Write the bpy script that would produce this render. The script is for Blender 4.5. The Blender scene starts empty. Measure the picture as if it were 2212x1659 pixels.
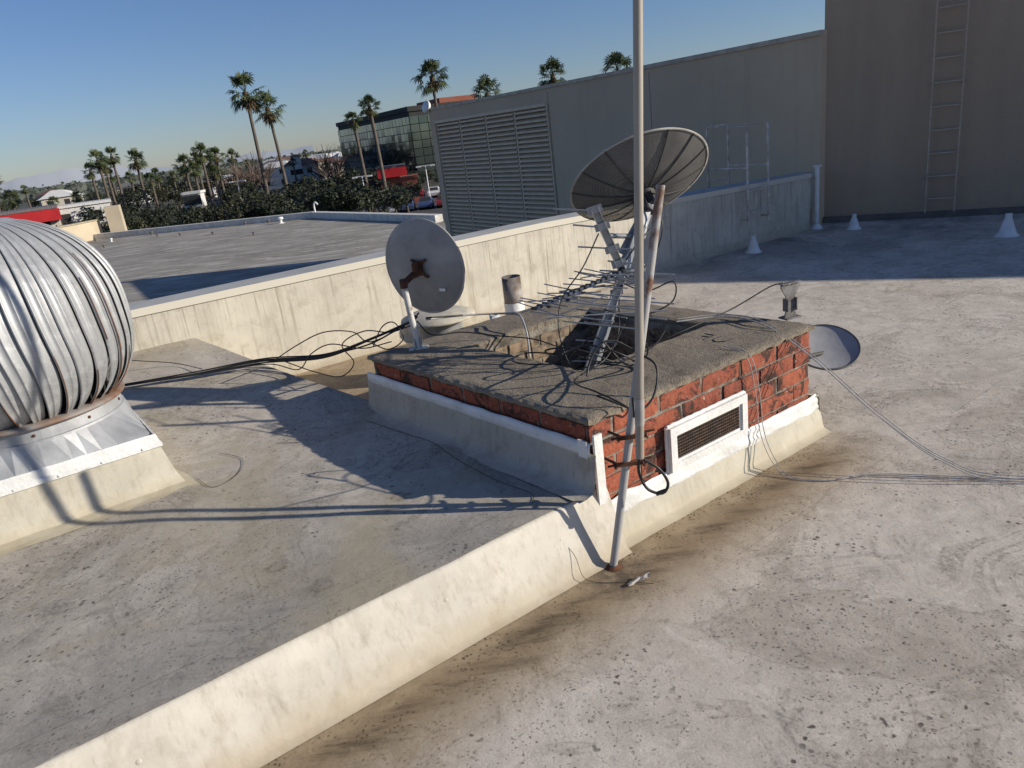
import bpy, math, random
from mathutils import Vector, noise, Matrix
V=Vector
random.seed(7)
sc=bpy.context.scene
COL=sc.collection
# ------------------------------------------------------------------ materials
class G:
    def __init__(s,name,rough=.8,metal=0.):
        s.m=bpy.data.materials.new(name); s.m.use_nodes=True; s.nt=s.m.node_tree
        s.b=s.nt.nodes['Principled BSDF']; s.b.inputs['Roughness'].default_value=rough
        s.b.inputs['Metallic'].default_value=metal
        s.tc=s.nt.nodes.new('ShaderNodeTexCoord'); s.P=s.tc.outputs['Object']
    def link(s,a,b):
        if isinstance(a,(int,float)): b.default_value=a
        elif isinstance(a,tuple): b.default_value=(*a,1) if len(a)==3 else a
        else: s.nt.links.new(a,b)
    def map(s,scale=(1,1,1),rot=(0,0,0),vec=None):
        n=s.nt.nodes.new('ShaderNodeMapping'); n.inputs['Scale'].default_value=scale; n.inputs['Rotation'].default_value=rot
        s.nt.links.new(vec or s.P,n.inputs[0]); return n.outputs[0]
    def noise(s,scale,detail=4,rough=.55,dist=0,vec=None):
        n=s.nt.nodes.new('ShaderNodeTexNoise'); n.inputs['Scale'].default_value=scale; n.inputs['Detail'].default_value=detail
        n.inputs['Roughness'].default_value=rough; n.inputs['Distortion'].default_value=dist
        s.nt.links.new(vec or s.P,n.inputs['Vector']); return n.outputs[0]
    def voro(s,scale,vec=None,rand=1):
        n=s.nt.nodes.new('ShaderNodeTexVoronoi'); n.inputs['Scale'].default_value=scale; n.inputs['Randomness'].default_value=rand
        s.nt.links.new(vec or s.P,n.inputs['Vector']); return n.outputs['Distance']
    def warp(s,scale,amt):
        n=s.nt.nodes.new('ShaderNodeTexNoise'); n.inputs['Scale'].default_value=scale; n.inputs['Detail'].default_value=2; s.nt.links.new(s.P,n.inputs['Vector'])
        m=s.nt.nodes.new('ShaderNodeVectorMath'); m.operation='MULTIPLY_ADD'; s.nt.links.new(n.outputs['Color'],m.inputs[0]); m.inputs[1].default_value=(amt,amt,amt); s.nt.links.new(s.P,m.inputs[2]); return m.outputs[0]
    def comb(s,a,b,c):
        n=s.nt.nodes.new('ShaderNodeCombineXYZ'); s.link(a,n.inputs[0]); s.link(b,n.inputs[1]); s.link(c,n.inputs[2]); return n.outputs[0]
    def rng(s,f,a,b,c=0.,d=1.):
        n=s.nt.nodes.new('ShaderNodeMapRange'); n.clamp=True
        for i,x in enumerate((f,a,b,c,d)): s.link(x,n.inputs[i])
        return n.outputs[0]
    def math(s,op,a,b=0.,cl=False):
        n=s.nt.nodes.new('ShaderNodeMath'); n.operation=op; n.use_clamp=cl; s.link(a,n.inputs[0]); s.link(b,n.inputs[1]); return n.outputs[0]
    def mul(s,*a):
        r=a[0]
        for x in a[1:]: r=s.math('MULTIPLY',r,x)
        return r
    def mix(s,f,a,b,bt='MIX'):
        n=s.nt.nodes.new('ShaderNodeMix'); n.data_type='RGBA'; n.blend_type=bt
        s.link(f,n.inputs[0]); s.link(a,n.inputs[6]); s.link(b,n.inputs[7]); return n.outputs[2]
    def dot(s,v,off=0.):
        n=s.nt.nodes.new('ShaderNodeVectorMath'); n.operation='DOT_PRODUCT'; s.nt.links.new(s.P,n.inputs[0]); n.inputs[1].default_value=v
        return s.math('ADD',n.outputs['Value'],off)
    def dist(s,p):
        n=s.nt.nodes.new('ShaderNodeVectorMath'); n.operation='DISTANCE'; s.nt.links.new(s.P,n.inputs[0]); n.inputs[1].default_value=p
        return n.outputs['Value']
    def xyz(s):
        n=s.nt.nodes.new('ShaderNodeSeparateXYZ'); s.nt.links.new(s.P,n.inputs[0]); return n.outputs
    def isl(s):
        return s.nt.nodes.new('ShaderNodeNewGeometry').outputs['Random Per Island']
    def col(s,c): s.link(c,s.b.inputs['Base Color'])
    def bump(s,h,st=.4,dist=.01):
        n=s.nt.nodes.new('ShaderNodeBump'); n.inputs['Strength'].default_value=st; n.inputs['Distance'].default_value=dist
        s.link(h,n.inputs['Height']); s.nt.links.new(n.outputs[0],s.b.inputs['Normal'])
def simple(name,c,c2=None,scale=6,rough=.8,metal=0.,bump=.2,bd=.005,det=5):
    g=G(name,rough,metal); n=g.noise(scale,det)
    c2=c2 or tuple(x*.7 for x in c)
    g.col(g.mix(g.rng(n,.35,.65),c2,c)); g.bump(g.noise(scale*6,3),bump,bd); return g.m

NX,NY=.572,-.82     # outward normal of the step
def roofmat(name,ca,cb,stain):
    g=G(name,.88)
    dk=tuple(x*.62 for x in ca); X=g.xyz()
    c=g.mix(g.rng(g.noise(.9,5,.6),.35,.65),ca,cb)
    c=g.mix(g.rng(g.noise(3.2,8,.72,.6),.46,.70,0,.52),c,dk)
    c=g.mix(g.rng(g.noise(13,6,.7,.4),.50,.68,0,.45),c,dk)
    c=g.mix(g.mul(g.rng(g.noise(6,6,.7,1.2),.53,.63),.40),c,tuple(min(1,x*1.2) for x in cb))
    # damp ochre blotches with tide marks
    n=g.noise(1.5,4,.55,1.0)
    c=g.mix(g.mul(g.rng(n,.53,.63),.30),c,(.25,.205,.14))
    c=g.mix(g.mul(g.rng(g.math('ABSOLUTE',g.math('SUBTRACT',n,.56)),.0,.012,1,0),.30),c,(.19,.15,.10))
    # arcs left by brushing : streaks that follow circles round scattered centres
    for sc_,fr,ms,a_ in ((1.1,26,1.9,.55),(1.9,20,3.1,.45)):
        wv=g.warp(1.2,.5); d=g.voro(sc_,wv)
        n=g.noise(1.,4,.65,0,g.comb(g.mul(d,fr),g.mul(X[0],1.6),g.mul(X[1],1.6)))
        mk=g.rng(g.noise(ms,3,.55),.50,.61)
        c=g.mix(g.mul(g.rng(n,.50,.60),mk,g.rng(g.noise(50,3,.7),.35,.62),a_),c,(.13,.11,.09))
    # straight drag marks
    v=g.map((3,42,1),(0,0,.7)); n=g.noise(1.2,5,.65,.9,v)
    c=g.mix(g.mul(g.rng(n,.54,.68),g.rng(g.noise(1.3,2,.5),.50,.64),.4),c,(.16,.135,.11))
    # pock marks in clusters
    wv=g.warp(16,.05)
    for s_,m_,lo,a_,t0 in ((17,2.0,.56,.75,.22),(30,2.8,.48,.90,.30),(62,1.5,.42,.75,.34)):
        d=g.voro(s_,wv); mk=g.rng(g.noise(m_,3,.6,.5),lo,lo+.10)
        c=g.mix(g.mul(g.rng(d,t0*.55,t0,1,0),mk,g.rng(g.noise(s_*.33,2),.40,.58),a_),c,(.075,.064,.052))
    c=g.mix(g.mul(g.rng(g.noise(150,2,.6),.48,.68),.25),c,(.15,.13,.11))
    if stain==1:
        dist=g.dot((NX,NY,0),2.06)
        w=g.math('ADD',dist,g.math('MULTIPLY',g.math('SUBTRACT',g.noise(2.0,8,.70,.3),.5),.26))
        al=g.dot((.824,.566,0),0)
        lim=g.rng(al,3.1,3.6,1,0)
        c=g.mix(g.mul(g.rng(w,.22,.52,1,0),lim,.85),c,(.36,.265,.15))
        c=g.mix(g.mul(g.rng(g.noise(5,6,.7,.6),.45,.62),g.rng(w,.1,.45,1,0),lim,.5),c,(.20,.14,.075))
        st_=g.noise(1.,7,.72,.3,g.map((2.2,12,1),(0,0,-.60)))
        band=g.mul(g.rng(w,.10,.17),g.rng(w,.19,.33,1,0))
        c=g.mix(g.mul(band,lim,.40),c,(.17,.11,.055))
        c=g.mix(g.mul(band,g.rng(st_,.46,.62),lim,.75),c,(.06,.042,.025))
        c=g.mix(g.mul(g.rng(g.voro(55,wv),.2,.36,1,0),g.rng(w,.08,.5,1,0),g.rng(g.noise(6,4,.65),.45,.58),lim,.9),c,(.045,.035,.022))
        for nv,off,q in (((.52,-.854,0),3.02,.45),((-.15,-.99,0),7.9,.4),((NX,NY,0),1.66,.25)):
            s_=g.math('ABSOLUTE',g.dot(nv,off)); c=g.mix(g.mul(g.rng(s_,.002,.006,1,0),g.rng(g.noise(1.5,3),.4,.55),q),c,(.16,.15,.13))
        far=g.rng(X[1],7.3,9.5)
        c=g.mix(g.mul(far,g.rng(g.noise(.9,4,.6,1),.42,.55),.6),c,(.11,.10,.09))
        dd=g.dist((.33,2.60,0)); c=g.mix(g.mul(g.rng(dd,.04,.22,1,0),g.rng(g.noise(14,5,.7),.4,.55),.7),c,(.05,.04,.03))
    if stain==2:
        dist=g.dot((NX,NY,0),2.14)
        w=g.math('ADD',g.math('ABSOLUTE',dist),g.math('MULTIPLY',g.math('SUBTRACT',g.noise(3,5,.6),.5),.25))
        c=g.mix(g.mul(g.rng(w,.1,.5,1,0),.40),c,(.20,.195,.185))
        s_=g.math('ABSOLUTE',g.dot((NX,NY,0),2.26)); c=g.mix(g.mul(g.rng(s_,.002,.005,1,0),.4),c,(.16,.15,.13))
        c=g.mix(g.mul(g.rng(g.noise(1.2,4,.6,.8),.5,.62),.5),c,(.38,.325,.205))
        for p_ in ((-.98,2.50,.28),(-.78,2.32,.28),(-.55,2.95,.28)):
            dd=g.math('ADD',g.dist(p_),g.math('MULTIPLY',g.math('SUBTRACT',g.noise(25,4,.7),.5),.08))
            c=g.mix(g.mul(g.rng(dd,.01,.035),g.rng(dd,.035,.06,1,0),g.rng(g.noise(40,3),.35,.6),.6),c,(.12,.09,.05)); c=g.mix(g.mul(g.rng(dd,.0,.04,1,0),.3),c,(.22,.18,.12))
    g.col(c)
    h=g.math('ADD',g.noise(5,5,.6),g.math('MULTIPLY',g.noise(100,3,.6),.10))
    h=g.math('SUBTRACT',h,g.math('MULTIPLY',g.rng(g.voro(30,wv),.1,.30,1,0),.08))
    g.bump(h,.5,.011)
    return g.m
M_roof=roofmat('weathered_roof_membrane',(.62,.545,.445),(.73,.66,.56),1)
M_plat=roofmat('platform_membrane',(.47,.42,.345),(.56,.505,.425),2)

def creammat(name,c,drip=.5,low=(.34,.26,.13),zl=(0,.14),grime=.35,bump=.5):
    g=G(name,.75)
    cc=g.mix(g.rng(g.noise(3,6,.65),.35,.65),c,tuple(x*.80 for x in c))
    v=g.map((14,14,.7)); n=g.noise(1.1,5,.65,.1,v)
    cc=g.mix(g.mul(g.rng(n,.50,.72),g.rng(g.noise(1.3,3),.38,.6),drip),cc,(.27,.21,.14))
    v=g.map((45,45,1.6)); n=g.noise(1.,4,.6,0,v)
    cc=g.mix(g.mul(g.rng(n,.54,.75),drip*.8),cc,(.22,.18,.13))
    z=g.xyz()[2]; w=g.math('ADD',z,g.math('MULTIPLY',g.math('SUBTRACT',g.noise(5,5,.65),.5),.14))
    cc=g.mix(g.mul(g.rng(w,zl[0],zl[1],1,0),.8),cc,low)
    cc=g.mix(g.mul(g.rng(g.noise(9,6,.7,.6),.52,.66),grime),cc,(.30,.25,.18))
    cc=g.mix(g.mul(g.rng(g.voro(90),.12,.24,1,0),g.rng(g.noise(4,3),.5,.64),grime),cc,(.2,.17,.12))
    g.col(cc); g.bump(g.math('ADD',g.noise(6,5),g.math('MULTIPLY',g.noise(90,3),.15)),bump,.006); return g.m
M_step=creammat('cream_step_coating',(.68,.635,.54),.40,(.43,.34,.21),(-.02,.11),.22,.3)
M_par=creammat('stained_cream_stucco',(.64,.595,.495),1.,(.38,.32,.22),(0,.12),.35)
M_curb=creammat('cream_curb_flashing',(.64,.595,.48),.35,(.48,.41,.28),(0,.07),.22,.3)
M_flare=creammat('dirty_base_flashing',(.56,.51,.43),.5,(.36,.30,.21),(-.35,-.05),.5)
M_white=simple('white_sealant_paint',(.84,.84,.82),(.70,.70,.67),8,.55,0,.6,.006)
M_galv=simple('galvanised_steel',(.46,.47,.48),(.32,.33,.34),9,.55,.35,.15,.003)
g=G('turbine_vane_aluminium',.5,.35); c=g.mix(g.rng(g.noise(5,5,.6),.35,.65),(.36,.37,.375),(.49,.50,.505)); c=g.mix(g.mul(g.rng(g.noise(30,5,.7),.52,.65),.5),c,(.60,.61,.62)); c=g.mix(g.mul(g.rng(g.noise(9,6,.7,.5,g.map((1,1,.5))),.64,.72),.4),c,(.25,.20,.16)); g.col(c); g.bump(g.noise(12,3),.3,.004); M_vane=g.m
M_rust=simple('rusty_steel',(.16,.065,.03),(.055,.025,.016),25,.9,.1,.5,.003)
M_streak=simple('rust_streak',(.26,.12,.055),(.16,.07,.035),12,.9,0,.3)
g=G('rust_flecked_white_pipe',.6); n=g.rng(g.noise(9,6,.7,.5),.52,.6); g.col(g.mix(n,(.62,.60,.56),(.17,.075,.035))); M_wrust=g.m
g=G('weathered_pole_paint',.6,.05); v=g.map((30,30,1.2)); n=g.rng(g.noise(1,5,.65,0,v),.45,.72); g.col(g.mix(n,(.38,.34,.285),(.23,.19,.145))); M_pole=g.m
g=G('mast_paint_and_rust',.65,.1); z=g.xyz()[2]; n=g.math('ADD',g.noise(5,6,.7,.5,g.map((1,1,.5))),g.rng(z,.3,1.3,-.08,.07)); g.col(g.mix(g.rng(n,.50,.58),(.40,.39,.375),(.17,.085,.05))); M_mast=g.m
M_black=simple('black_cable_rubber',(.012,.012,.013),(.02,.02,.02),20,.45,0,.1)
M_wirew=simple('pale_wire_insulation',(.50,.49,.47),None,20,.5)
M_dishg=simple('grey_dish_paint',(.36,.355,.35),(.24,.235,.23),5,.55,.1,.1)
M_dishl=simple('pale_dish_paint',(.46,.46,.45),(.36,.36,.355),5,.6)
M_rim=simple('pale_dish_rim',(.50,.48,.45),(.3,.28,.25),8,.6)
M_drim=simple('dull_dish_rim',(.16,.155,.15),(.08,.075,.07),8,.6)
g=G('perforated_dish_mesh',.8,.1); c=g.mix(g.rng(g.noise(5,6,.65),.35,.65),(.165,.158,.15),(.10,.095,.09)); g.col(c)
d=g.voro(240,None,0); g.link(g.rng(d,.26,.34,.05,1),g.b.inputs['Alpha']); M_bdish=g.m
M_brib=simple('dish_rib_metal',(.075,.07,.065),None,10,.7,.2)
g=G('red_brick',.9); r=g.isl(); c=g.mix(r,(.40,.105,.052),(.24,.06,.034)); c=g.mix(g.rng(g.noise(30,4),.4,.7,0,.5),c,(.45,.15,.085))
st=g.rng(g.noise(8,8,.76,.6),.51,.58); c=g.mix(g.mul(st,.92),c,(.03,.022,.018))
c=g.mix(g.mul(g.rng(g.noise(70,3,.6),.52,.67),.4),c,(.10,.035,.022))
c=g.mix(g.mul(g.rng(g.noise(26,3,.6,.5),.67,.72),.6),c,(.6,.56,.5)); g.col(c); g.bump(g.noise(55,5,.7),.9,.009); M_brick=g.m
g=G('tan_flue_brick',.9); r=g.isl(); c=g.mix(r,(.34,.25,.165),(.24,.18,.12)); g.col(g.mix(g.rng(g.noise(14,6),.48,.62),c,(.08,.06,.045))); g.bump(g.noise(60,4),.6,.005); M_tan=g.m
g=G('sandy_mortar',.95); c=g.mix(g.rng(g.noise(18,5),.35,.65),(.17,.145,.115),(.36,.325,.27)); c=g.mix(g.mul(g.rng(g.noise(5,6,.7),.50,.60),.7),c,(.05,.042,.034)); g.col(c); g.bump(g.noise(90,4,.7),.9,.01); M_mortar=g.m
g=G('rough_concrete_cap',.95); c=g.mix(g.rng(g.noise(4,5,.6),.35,.65),(.325,.275,.205),(.235,.195,.145))
c=g.mix(g.mul(g.rng(g.noise(160,2,.6),.45,.62),.5),c,(.09,.072,.055)); c=g.mix(g.mul(g.rng(g.noise(6,7,.74,.5),.55,.66),.6),c,(.07,.06,.048))
c=g.mix(g.mul(g.rng(g.noise(130,2),.60,.72),.5),c,(.46,.41,.32))
g.col(c); g.bump(g.math('ADD',g.noise(110,3,.7),g.math('MULTIPLY',g.noise(16,4),.7)),.9,.008); M_cap=g.m
M_dark=simple('dark_recess',(.02,.018,.016),None,10,.95)  # near black for the flue floor, standing in for shade in vent and turbine
g=G('old_gravel_roof',.95); c=g.mix(g.rng(g.noise(.5,6,.65),.38,.62),(.35,.32,.27),(.24,.215,.18))
v=g.map((.5,2.6,1),(0,0,.28)); c=g.mix(g.mul(g.rng(g.noise(1.,5,.7,.3,v),.53,.60),.7),c,(.56,.53,.47))
c=g.mix(g.mul(g.rng(g.voro(2.2),.1,.2,1,0),.5),c,(.09,.09,.085)); g.col(c); g.bump(g.noise(20,4),.5,.02); M_lroof=g.m
M_lou=simple('louvre_paint',(.74,.58,.40),(.64,.50,.345),5,.6)
g=G('grey_stucco_wall',.9); c=g.mix(g.rng(g.noise(.6,4,.6),.35,.65),(.60,.47,.32),(.54,.42,.29)); v=g.map((5,5,.5)); c=g.mix(g.mul(g.rng(g.noise(1,4,.6,0,v),.55,.7),.2),c,(.38,.295,.205))
g.col(c); g.bump(g.noise(40,3),.4,.01); M_gray=g.m
g=G('brown_stucco_wall',.9); c=g.mix(g.rng(g.noise(.5,4,.6),.3,.7),(.44,.34,.24),(.38,.29,.205)); v=g.map((3,3,.3)); c=g.mix(g.mul(g.rng(g.noise(1,4,.6,0,v),.5,.7),.3),c,(.30,.23,.165))
g.col(c); g.bump(g.noise(50,3),.4,.01); M_tall=g.m
M_tallp=simple('painted_ladder_steel',(.54,.44,.325),(.42,.345,.26),6,.7)
# ------------------------------------------------------------------ mesh tools
class MB:
    def __init__(s): s.v=[];s.f=[];s.mi=[];s.sm=[]
    def add(s,vs,fs,mi=0,sm=False):
        o=len(s.v); s.v+= [V(x) for x in vs]; s.f+=[[o+i for i in f] for f in fs]; s.mi+=[mi]*len(fs); s.sm+=[sm]*len(fs)
    def box(s,c,a,b,d,mi=0):
        c,a,b,d=V(c),V(a),V(b),V(d)
        vs=[c+a*i+b*j+d*k for k in(-1,1) for j in(-1,1) for i in(-1,1)]
        s.add(vs,[(0,2,3,1),(4,5,7,6),(0,1,5,4),(2,6,7,3),(0,4,6,2),(1,3,7,5)],mi)
    def tube(s,pts,r,n=8,mi=0,caps=True,r2=None):
        pts=[V(p) for p in pts]; m=len(pts); vs=[];prev=None
        for i,p in enumerate(pts):
            t=(pts[min(i+1,m-1)]-pts[max(i-1,0)]).normalized()
            if prev is None: a=t.orthogonal().normalized()
            else: a=(prev-t*prev.dot(t)).normalized()
            prev=a;b=t.cross(a); rr=r if r2 is None else r+(r2-r)*i/(m-1)
            vs+=[p+(a*math.cos(2*math.pi*k/n)+b*math.sin(2*math.pi*k/n))*rr for k in range(n)]
        fs=[(i*n+k,i*n+(k+1)%n,(i+1)*n+(k+1)%n,(i+1)*n+k) for i in range(m-1) for k in range(n)]
        s.add(vs,fs,mi,n>5)
        if caps: s.add(vs[:n][::-1],[tuple(range(n))],mi); s.add(vs[-n:],[tuple(range(n))],mi)
    def lathe(s,prof,c,n=32,mi=0,sm=True,axis=None):
        c=V(c); z=V(axis or (0,0,1)).normalized(); x=z.orthogonal().normalized(); y=z.cross(x); vs=[]
        for r,h in prof: vs+=[c+z*h+(x*math.cos(2*math.pi*k/n)+y*math.sin(2*math.pi*k/n))*r for k in range(n)]
        s.add(vs,[(i*n+k,i*n+(k+1)%n,(i+1)*n+(k+1)%n,(i+1)*n+k) for i in range(len(prof)-1) for k in range(n)],mi,sm)
def spline(pts,k=8):
    pts=[V(p) for p in pts]; out=[]
    P=[pts[0]*2-pts[1]]+pts+[pts[-1]*2-pts[-2]]
    for i in range(1,len(P)-2):
        for j in range(k):
            t=j/k; a,b,c,d=P[i-1],P[i],P[i+1],P[i+2]
            out.append(.5*((2*b)+(c-a)*t+(2*a-5*b+4*c-d)*t*t+(3*b-a-3*c+d)*t**3))
    out.append(pts[-1]); return out
def mesh(name,mb,mats,base=(0,0,0)):
    me=bpy.data.meshes.new(name); B=V(base)
    me.from_pydata([tuple(v-B) for v in mb.v],[],mb.f)
    for m in mats: me.materials.append(m)
    me.polygons.foreach_set('material_index',mb.mi); me.polygons.foreach_set('use_smooth',mb.sm); me.update(); return me
def tag(o,label,cat,group=None,kind=None):
    if label: o['label']=label
    if cat: o['category']=cat
    if group: o['group']=group
    if kind: o['kind']=kind
    return o
def thing(name,base,label,cat,group=None):
    e=bpy.data.objects.new(name,None); e.location=base; e.empty_display_size=.2; COL.objects.link(e); return tag(e,label,cat,group)
EACH={'rung','flashing_screw','fastener_button','collar_screw','element','element_clip','ladder_rail','rib','window','element_bracket','mast_clamp','louvre_frame','rust_streak','wall_bracket'}
def pieces(mb):
    key={};par_=[]
    def find(a):
        while par_[a]!=a: par_[a]=par_[par_[a]]; a=par_[a]
        return a
    ids=[]
    for v in mb.v:
        k=(round(v.x,4),round(v.y,4),round(v.z,4))
        if k not in key: key[k]=len(par_); par_.append(len(par_))
        ids.append(key[k])
    for f in mb.f:
        a=find(ids[f[0]])
        for i in f[1:]: par_[find(ids[i])]=a
    out={}
    for n,f in enumerate(mb.f): out.setdefault(find(ids[f[0]]),[]).append(n)
    res=[]
    for fl in out.values():
        m=MB(); mp={}
        for n in fl:
            ff=[]
            for i in mb.f[n]:
                if i not in mp: mp[i]=len(m.v); m.v.append(mb.v[i])
                ff.append(mp[i])
            m.f.append(ff); m.mi.append(mb.mi[n]); m.sm.append(mb.sm[n])
        res.append(m)
    return res
def part(par_,name,mb,*mats,label=None,base=None):
    B=V(base) if base is not None else V(par_.location)
    for m in (pieces(mb) if name in EACH else [mb]):
        o=bpy.data.objects.new(name,mesh(name,m,mats,B)); COL.objects.link(o); o.parent=par_
        if label:o['label']=label
    return o
def subpart(par_,root,name,mb,*mats,label=None): return part(par_,name,mb,*mats,label=label,base=root.location)
def solo(name,mb,mats,base,label,cat,group=None,kind=None):
    o=bpy.data.objects.new(name,mesh(name,mb,mats,base)); o.location=base; COL.objects.link(o); return tag(o,label,cat,group,kind)
def nz(x,y,z=0,s=1): return noise.noise(V((x*s,y*s,z*s)))
# ------------------------------------------------------------------ plan directions
E1=V((.824,.566,0)); NO=V((NX,NY,0)); PD=V((.848,.53,0)); PN=V((.53,-.848,0))
N0=V((.288,2.79,0)); R0=V((1.587,3.682,0)); L0=V((-.804,4.173,0)); F0=R0+L0-N0
def cp(u,v,z=0): 
    p=N0+(R0-N0)*u+(L0-N0)*v; return V((p.x,p.y,z))
def par(t): return V((-1.224,6.438,0))+PD*t
# ------------------------------------------------------------------ rooftop
mb=MB(); mb.add([(x,y,0) for x,y in [(-14,-1.55),(4.25,9.86),(4.484,10.145),(16.73,3.38),(22,-12),(-14,-12)]],[(0,1,2,3,4,5)])
solo('rooftop',mb,[M_roof],(0,0,0),None,None,kind='structure')
def platz(p):
    d=-(p.dot(NO)+2.13); return .28+(.22*max(0,(d-1.5)/2.4)**1.3 if d>1.5 else 0)
Aend=V((-2.41,5.70,0))
mb=MB(); rows=[]; nd_,ns=40,90
EP=[(0.0,V((.288,2.79,0))),(1.74,V((-.79,4.17,0))),(3.93,Aend),(4.4,V((-2.66,6.05,0)))]
def right_edge(d):
    for (d0,p0),(d1,p1) in zip(EP,EP[1:]):
        if d<=d1: return p0+(p1-p0)*((d-d0)/(d1-d0))
    return EP[-1][1]
for i in range(nd_+1):
    d=4.1*i/nd_; r=right_edge(d); row=[]
    for j in range(ns+1):
        p=r-E1*(7.5*(j/ns)**1.4); z=platz(p)+.007*nz(p.x,p.y,0,2.2)+.003*nz(p.x,p.y,3,7)
        if i==0: z-=.006
        row.append(V((p.x,p.y,z)))
    rows.append(row)
vs=[v for r in rows for v in r]; W=ns+1
mb.add(vs,[(i*W+j,(i+1)*W+j,(i+1)*W+j+1,i*W+j+1) for i in range(nd_) for j in range(ns)],0,True)
plat=thing('roof_platform',(0,0,0),'raised grey roof platform with cream sloped step edge','roof')
part(plat,'platform_surface',mb,M_plat)
prof=[(-.03,.270),(-.004,.2735),(.006,.268),(.012,.258),(.045,.17),(.078,.085),(.100,.028),(.112,.012),(.135,.002)]
mb2=MB(); ns2=160; vs=[]
st0=V((.288,2.79,0))+E1*.06
for j in range(ns2+1):
    for k,(o,z) in enumerate(prof):
        p=st0-E1*(7.5*j/ns2)+NO*(o+.0025*nz(j*.28,z*9)); vs.append(V((p.x,p.y,z+(.003*nz(j*.25,k*.4) if k<8 else 0))))
K=len(prof); mb2.add(vs,[(j*K+k,(j+1)*K+k,(j+1)*K+k+1,j*K+k+1) for j in range(ns2) for k in range(K-1)],0,True)
part(plat,'step_face',mb2,M_step)
mb=MB()
for t in (.3,.85,1.3,1.9,2.35):
    p=st0-E1*t+NO*.044; mb.lathe([(.010,0),(.009,.0015),(.004,.003),(.0005,.0032)],(p.x,p.y,.165),12,0,True,(NX,NY,.4))
part(plat,'fastener_button',mb,M_step)
mb=MB(); vs=[]
for i in range(nd_+1):
    q_=rows[i][0]; o=V((.72,.69,0)); vs+=[q_,V((q_.x,q_.y,0.0))+o*.05]
mb.add(vs,[(j*2,(j+1)*2,(j+1)*2+1,j*2+1) for j in range(nd_)],0,False)
part(plat,'side_face',mb,M_curb)
# ------------------------------------------------------------------ parapet
pw=thing('parapet_wall',par(0),'low stained cream parapet wall with painted grey cap','wall')
def ptop(t): return .815 if t<2 else .815-.10*(t-2)/(6.5-2)
mb=MB(); mc=MB(); ts=[-14+ i*.5 for i in range(42)]; ts=[t for t in ts if t<6.45]+[6.5]
vs=[];vc=[]
for t in ts:
    p=par(t); q=p-PN*.26; z=ptop(t)-.03
    vs+=[V((p.x+.04*PN.x,p.y+.04*PN.y,-.01)),V((p.x,p.y,.06)),V((p.x,p.y,z)),V((q.x,q.y,z)),V((q.x,q.y,-1.2))]
    a=p+PN*.015;b=q-PN*.015; vc+=[V((a.x,a.y,z-.03)),V((a.x,a.y,z+.028)),V((b.x,b.y,z+.034)),V((b.x,b.y,z-.03))]
mb.add(vs,[(j*5+k,j*5+k+1,(j+1)*5+k+1,(j+1)*5+k) for j in range(len(ts)-1) for k in range(4)])
mc.add(vc,[(j*4+k,j*4+k+1,(j+1)*4+k+1,(j+1)*4+k) for j in range(len(ts)-1) for k in range(3)])
n=len(ts)-1; mb.add(vs[n*5:],[(0,1,2,3,4)])
mc.add(vc[n*4:],[(0,1,2,3)])
part(pw,'wall_body',mb,M_par)
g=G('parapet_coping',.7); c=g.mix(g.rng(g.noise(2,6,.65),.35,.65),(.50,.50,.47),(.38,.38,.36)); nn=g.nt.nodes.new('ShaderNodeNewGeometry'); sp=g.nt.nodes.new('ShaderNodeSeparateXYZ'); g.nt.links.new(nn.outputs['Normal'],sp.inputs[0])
g.col(g.mix(g.rng(sp.outputs[2],.3,.7),(.64,.60,.50),c)); part(pw,'wall_cap',mc,g.m)
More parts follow.
